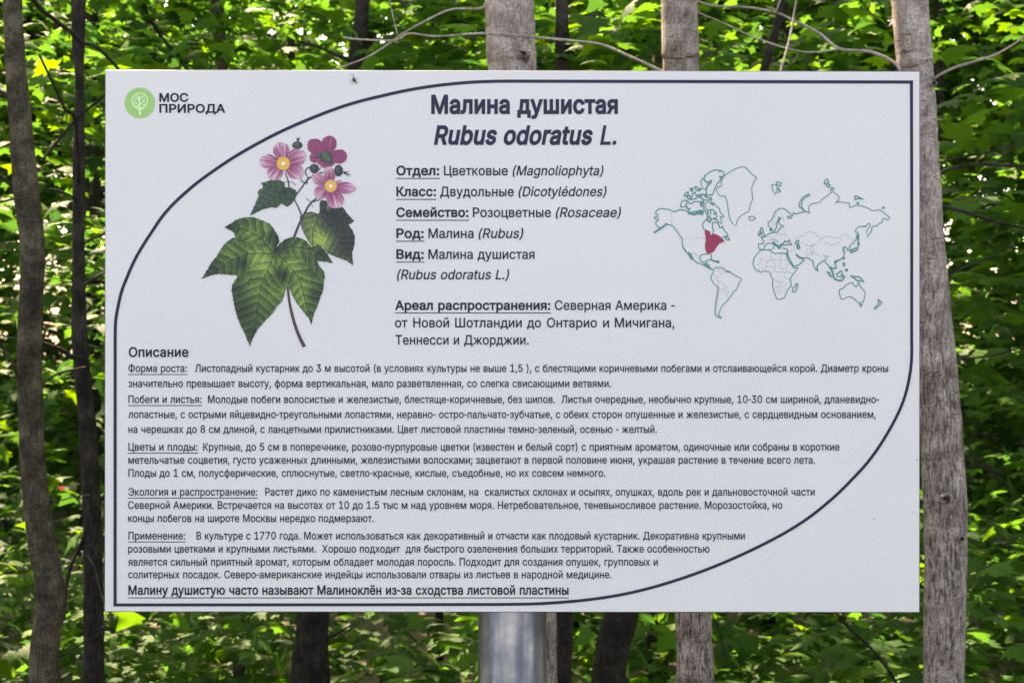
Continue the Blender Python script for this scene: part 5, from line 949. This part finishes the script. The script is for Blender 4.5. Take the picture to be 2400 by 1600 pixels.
def serrate(poly, step=4.0, amp=1.0, seed=1):
    rr = random.Random(seed); o = []
    n = len(poly); s = 0
    for i in range(n):
        a = Vector(poly[i]); b = Vector(poly[(i + 1) % n]); L = (b - a).length; k = max(1, int(L / step)); nn = Vector((b - a).yx).normalized(); nn.y = -nn.y
        o.append(tuple(a))
        for j in range(1, k):
            p = a.lerp(b, j / k); s ^= 1
            q = p + nn * amp * (1 if s else -.6) * rr.uniform(.4, 1.1); o.append((q.x, q.y))
    return o
def seg_d(x, y, a, b):
    dx, dy = b[0] - a[0], b[1] - a[1]; L = dx * dx + dy * dy; t = max(0, min(1, ((x - a[0]) * dx + (y - a[1]) * dy) / L))
    ex, ey = x - a[0] - t * dx, y - a[1] - t * dy
    return math.hypot(ex, ey), (dx * ey - dy * ex), t
def mix3(a, b, t): t = max(0, min(1, t)); return tuple(a[i] + (b[i] - a[i]) * t for i in range(3))
def leafcol(veins, blobs, dark, mid, light, base=.45, spacing=17, contrast=.42):
    vs = []
    for v in veins:
        v = z1(v); acc = 0
        for a, b in zip(v, v[1:]):
            vs.append((a, b, acc)); acc += math.dist(a, b)
    bl = []
    for bx, by, r, s in blobs: bl.append((460 + bx / 2.9025, 300 + by / 2.9025, r / 2.9025, s))
    def f(x, y):
        best = min(((seg_d(x, y, a, b), acc, math.dist(a, b)) for a, b, acc in vs), key=lambda q: q[0][0])
        (d, side, t), acc, L = best
        v = base
        for bx, by, r, s in bl: v += s * math.exp(-((x - bx) ** 2 + (y - by) ** 2) / (r * r))
        u = acc + t * L - d * .62                     # position of the side vein that passes here
        ph = (u / spacing) % 1.0
        v += contrast * (ph - .5) * min(1, d / 3)
        if ph < .09 and d > 1: v -= .16
        if d < 1.0: v = v * .5 - .02 if d < .8 else v + .1
        elif d < 2.8: v += .2 * (1 if side > 0 else -1)
        v += .22 * noise.noise(Vector((x * .55, y * .55, 1))) + .14 * noise.noise(Vector((x * .14, y * .14, 5)))
        return mix3(dark, mid, v * 2) if v < .5 else mix3(mid, light, v * 2 - 1)
    return f
DK, MD, LT = (34, 45, 50), (66, 90, 57), (128, 158, 82)
big = z1('190,675 235,650 270,625 320,610 385,605 430,622 465,635 505,655 530,690 555,730 567,770 548,810 535,840 552,808 575,780 605,757 650,742 700,745 745,765 765,790 785,810 820,797 850,805 875,835 900,870 930,920 880,910 820,905 840,940 865,970 875,1005 868,1050 865,1100 845,1150 825,1210 800,1265 782,1340 770,1300 745,1270 710,1225 680,1185 655,1140 635,1095 622,1070 615,1080 605,1110 595,1150 580,1185 550,1210 520,1260 470,1310 420,1365 395,1410 375,1455 368,1485 350,1450 335,1405 310,1360 285,1300 262,1225 250,1160 240,1100 248,1060 278,1015 275,1000 220,998 150,992 90,1005 35,1028 75,965 100,920 140,870 190,790 235,755 268,740 258,715 230,695')
rl = z1('705,600 740,575 790,570 832,585 840,560 838,520 850,490 900,500 960,545 1000,540 1025,580 1075,635 1035,660 1060,690 1080,740 1075,800 1060,850 1068,935 1020,900 960,880 890,850 860,810 820,797 785,805 755,760 720,690 708,640')
sl_ = z1('438,375 480,365 515,350 560,352 600,370 605,405 640,405 675,420 688,450 675,480 645,520 620,537 600,525 580,515 545,545 510,540 450,555 400,580 365,598 395,530 425,460 418,435 430,420 455,405 450,385')
f_r = leafcol(['832,585 920,690 1066,930', '832,585 790,700 790,800', '832,585 950,600 1070,635'], [(830, 760, 70, .55), (780, 650, 70, .3), (960, 620, 110, -.4), (1040, 800, 90, -.35), (900, 540, 60, -.35), (880, 780, 70, .25)], (42, 50, 56), (78, 92, 68), (138, 160, 84), .36, 16, .3)
f_s = leafcol(['605,405 540,460 370,595', '605,405 530,400 440,378', '605,405 650,440 622,535'], [(600, 450, 40, -.2), (450, 440, 60, .1)], (40, 52, 56), (62, 84, 70), (96, 120, 88), .36, 15, .4)
f_b = leafcol(['530,850 440,1060 370,1470', '530,850 350,850 230,900 45,1022', '530,850 440,740 330,680 200,676', '530,850 600,900 700,1030 780,1325', '530,850 640,810 780,830 922,915'],
    [(430, 900, 95, .5), (480, 660, 50, .25), (370, 720, 60, .28), (230, 840, 60, .2), (320, 920, 45, -.42), (590, 1000, 44, -.5), (650, 930, 70, .42), (560, 1120, 70, .25), (400, 1090, 70, .22), (720, 1080, 80, .35), (720, 1190, 50, .3), (820, 1130, 60, -.3), (100, 960, 60, -.25), (230, 670, 50, -.3), (300, 1250, 75, -.3), (270, 1100, 50, -.25), (545, 740, 45, -.35), (560, 830, 35, -.4), (620, 780, 45, -.2), (690, 820, 40, .2), (860, 860, 50, -.3), (390, 1400, 60, -.25), (470, 1180, 60, .1), (480, 960, 40, .2)], DK, MD, LT, .42, 20, .42)
art('leaf_print', serrate(sl_, 4, .8, 2), f_s, 1)
art('leaf_print', serrate(rl, 4, .8, 3), f_r, 1.2)
def st(s, w, f=z1): stem_one(ribbon(c2(f(s), 3), [w[0] + (w[1] - w[0]) * i / (3 * (len(s.split()) - 1)) for i in range(3 * (len(s.split()) - 1) + 1)]))
M_STEM = flat('stem print', ink(62, 60, 76), .45, .3)
def stem_one(rb): print_obj('stem_print', [rb], M_STEM, 1.8)
st('665,745 700,655 740,575 775,515 820,478', (6, 3)); st('715,590 690,530 665,485', (3.6, 3)); st('680,455 740,375 770,335', (3.2, 3.4)); st('745,380 760,345 742,300 755,275 780,265', (2, 3)); st('770,340 820,315 870,300', (3, 2)); st('605,305 625,360 632,410', (2.6, 3)); st('598,366 650,370 678,390', (1, 1.6)); st('835,290 870,235', (1.5, 2)); st('695,232 700,290 712,345 735,375', (2, 1.4)); st('785,505 845,488', (2.2, 2)); st('745,478 775,500 795,545', (1.6, 1.2)); st('700,360 740,375 765,378', (1, 1)); st('760,350 790,330', (1.4, 1))
for s in ('690,90 680,68', '692,90 692,60', '694,90 706,64', '1000,300 1040,300', '1000,300 1052,322', '1000,302 1035,330', '820,320 850,300', '860,555 880,520', '730,240 712,245'): st(s, (2.4, 1.4))
art('leaf_print', serrate(big, 4, .9, 4), f_b, 2.1)
M_STEM2 = flat('lower stem print', ink(74, 62, 74), .45, .3)
print_obj('stem_print', [ribbon(c2(z1('622,1075 632,1170 655,1280 690,1390 735,1488'), 4), [5 + 3.6 * i / 16 for i in range(17)])], M_STEM2, 2.0)
def petal(cx, cy, tx, ty, wd, seed, back=False, layer=2.5):
    c = Vector(z1('%f,%f' % (cx, cy))[0]); t = Vector(z1('%f,%f' % (tx, ty))[0]); wd /= 2.9025
    ax = (t - c); L = ax.length; ax.normalize(); nr = Vector((-ax.y, ax.x)); rr = random.Random(seed)
    prof = [(0.02, .10), (.2, .26), (.4, .43), (.6, .52), (.78, .47), (.9, .33), (.985, .14)]
    pts = [c + ax * L * a + nr * wd * b * rr.uniform(.92, 1.06) for a, b in prof] + [t + ax * rr.uniform(-1.5, 0)] + [c + ax * L * a - nr * wd * b * rr.uniform(.92, 1.06) for a, b in prof[::-1]]
    poly = [(p.x, p.y) for p in c2([tuple(q) for q in pts] + [tuple(pts[0])], 3) and [Vector(q) for q in c2([tuple(q) for q in pts], 3)]]
    def f(x, y):
        v = Vector((x, y)) - c; u = v.dot(ax) / L; s = v.dot(nr) / max(wd * (.2 + .4 * min(1, u * 1.4)), .1)
        k = noise.noise(Vector((s * 5.5, u * 1.2, seed))) * .55 + noise.noise(Vector((s * 13, u * 2.2, seed + 9))) * .35
        tt = (u - .18) * (.95 if not back else .3) + k * 1.0 - (.18 if back else 0)
        col = mix3((128, 62, 98), (170, 118, 146), tt * 2) if tt < .5 else mix3((170, 118, 146), (212, 194, 208), tt * 2 - 1)
        if abs(s) > .88 or u > .95: col = mix3(col, (120, 84, 104), .35)
        return col
    art('petal_print', poly, f, layer, 1.1)
pn = [0]
def flower(cx, cy, tips, back=False, layer=2.5):
    for i, (tx, ty, wd) in enumerate(tips):
        pn[0] += 1; petal(cx, cy, tx, ty, wd, pn[0], back, layer + .12 * i)
flower(880, 195, [(922, 262, 110), (770, 205, 75), (768, 85, 100), (920, 55, 105), (1028, 192, 92), (830, 245, 70)], True, 2.4)
flower(592, 242, [(500, 345, 105), (725, 325, 105), (430, 222, 95), (745, 172, 108), (570, 98, 112)], False, 3.2)
flower(915, 395, [(788, 320, 72), (1010, 380, 60), (1085, 415, 75), (902, 262, 78), (808, 462, 95), (965, 545, 118)], False, 3.2)
def bud(cx, cy, rx, ry, col, layer, seed=0):
    c = z1('%f,%f' % (cx, cy))[0]; rx /= 2.9025; ry /= 2.9025
    poly = [(c[0] + rx * math.cos(a) * R.uniform(.94, 1.06), c[1] + ry * math.sin(a) * R.uniform(.94, 1.06)) for a in np.linspace(0, 6.283, 21)[:-1]]
    def f(x, y):
        h = math.hypot((x - c[0] + rx * .25) / rx, (y - c[1] + ry * .2) / ry)
        return mix3(mix3(col, (120, 130, 130), .35), mix3(col, (30, 34, 44), .4), h + .5 * noise.noise(Vector((x * .8, y * .8, seed))))
    art('bud_print', poly, f, layer, 1.1)
bud(688, 118, 36, 26, (64, 74, 84), 3.0); bud(803, 277, 32, 32, (58, 62, 74), 4.1, 2); bud(968, 290, 30, 38, (58, 66, 74), 4.1, 3)
bud(880, 195, 46, 40, (72, 88, 80), 3.5, 4); bud(905, 215, 26, 30, (70, 92, 74), 3.7, 5); bud(838, 190, 26, 18, (70, 80, 84), 3.7, 6); bud(900, 545, 18, 26, (84, 100, 70), 2.2, 7)
def yolk(cx, cy, r):
    c = z1('%f,%f' % (cx, cy))[0]; r /= 2.9025
    poly = [(c[0] + r * math.cos(a) * (1 + .05 * math.sin(a * 13)), c[1] + r * math.sin(a) * (1 + .05 * math.sin(a * 13))) for a in np.linspace(0, 6.283, 53)[:-1]]
    def f(x, y):
        h = math.hypot(x - c[0], y - c[1]) / r; a = math.atan2(y - c[1], x - c[0])
        if h < .26: return (236, 224, 196)
        if h < .4: return (196, 160, 104)
        v = .5 + .5 * math.sin(a * 21 + h * 9)
        return mix3((222, 178, 92), (186, 132, 84), v * .7 + (.5 if h > .88 else 0))
    art('flower_centre_print', poly, f, 4.3, .9)
yolk(592, 242, 47); yolk(915, 395, 43)

# marks on the board
for x, y, a, b in ((2048.6, 1215, 1.0, 2.6), (2148.5, 1077.5, 1.3, 1.3), (857, 1238, 1, 1.6), (2139, 1200, 1, 1), (256, 391, 1, 1)):
    print_obj('dirt_speck', [disc(x, y, a, b, 9, .4)], M_BUG, 1)

# the little insect under the top edge
bug = thing('insect', 'tiny dark insect sitting on the white board just below its top edge', 'insect', Vector(Q(830, 188)))
def ellip(c, r, tilt, seg=12):
    V = []; F = []
    for i in range(seg // 2 + 1):
        ph = math.pi * i / (seg // 2)
        for k in range(seg):
            th_ = 6.283 * k / seg; v = Vector((r[0] * math.sin(ph) * math.cos(th_), r[1] * math.sin(ph) * math.sin(th_), r[2] * math.cos(ph)))
            V.append(Matrix.Rotation(tilt, 3, 'Y') @ v + c)
    for i in range(seg // 2):
        for k in range(seg): F.append((i * seg + k, i * seg + (k + 1) % seg, (i + 1) * seg + (k + 1) % seg, (i + 1) * seg + k))
    me = mesh(V, F, 'body'); smooth_mesh(me); return me
link('body', ellip(Vector((0, -.0016, 0)), (.0020, .0014, .0034), -.5), M_BUG, bug)
link('head', ellip(Vector((.0028, -.0013, -.0042)), (.0011, .001, .0012), 0, 10), M_BUG, bug)
for pts in (((-.0005, -.001, .003), (-.0008, -.003, .006), (-.0055, -.0008, .0085)), ((0, -.001, .003), (-.0005, -.003, .0055), (-.003, -.0006, .0085)), ((.0015, -.001, .001), (.004, -.0025, .003), (.005, -.0003, .001)),
            ((-.0015, -.001, -.001), (-.004, -.0025, 0), (-.005, -.0003, -.003)), ((.002, -.001, -.001), (.0045, -.0025, -.002), (.006, -.0003, -.004)), ((-.001, -.001, -.002), (-.003, -.0025, -.004), (-.002, -.0003, -.006))):
    V, F = tube([np.array((*p, .00022)) for p in pts], 5); link('leg', mesh(V, F, 'leg'), M_BUG, bug)
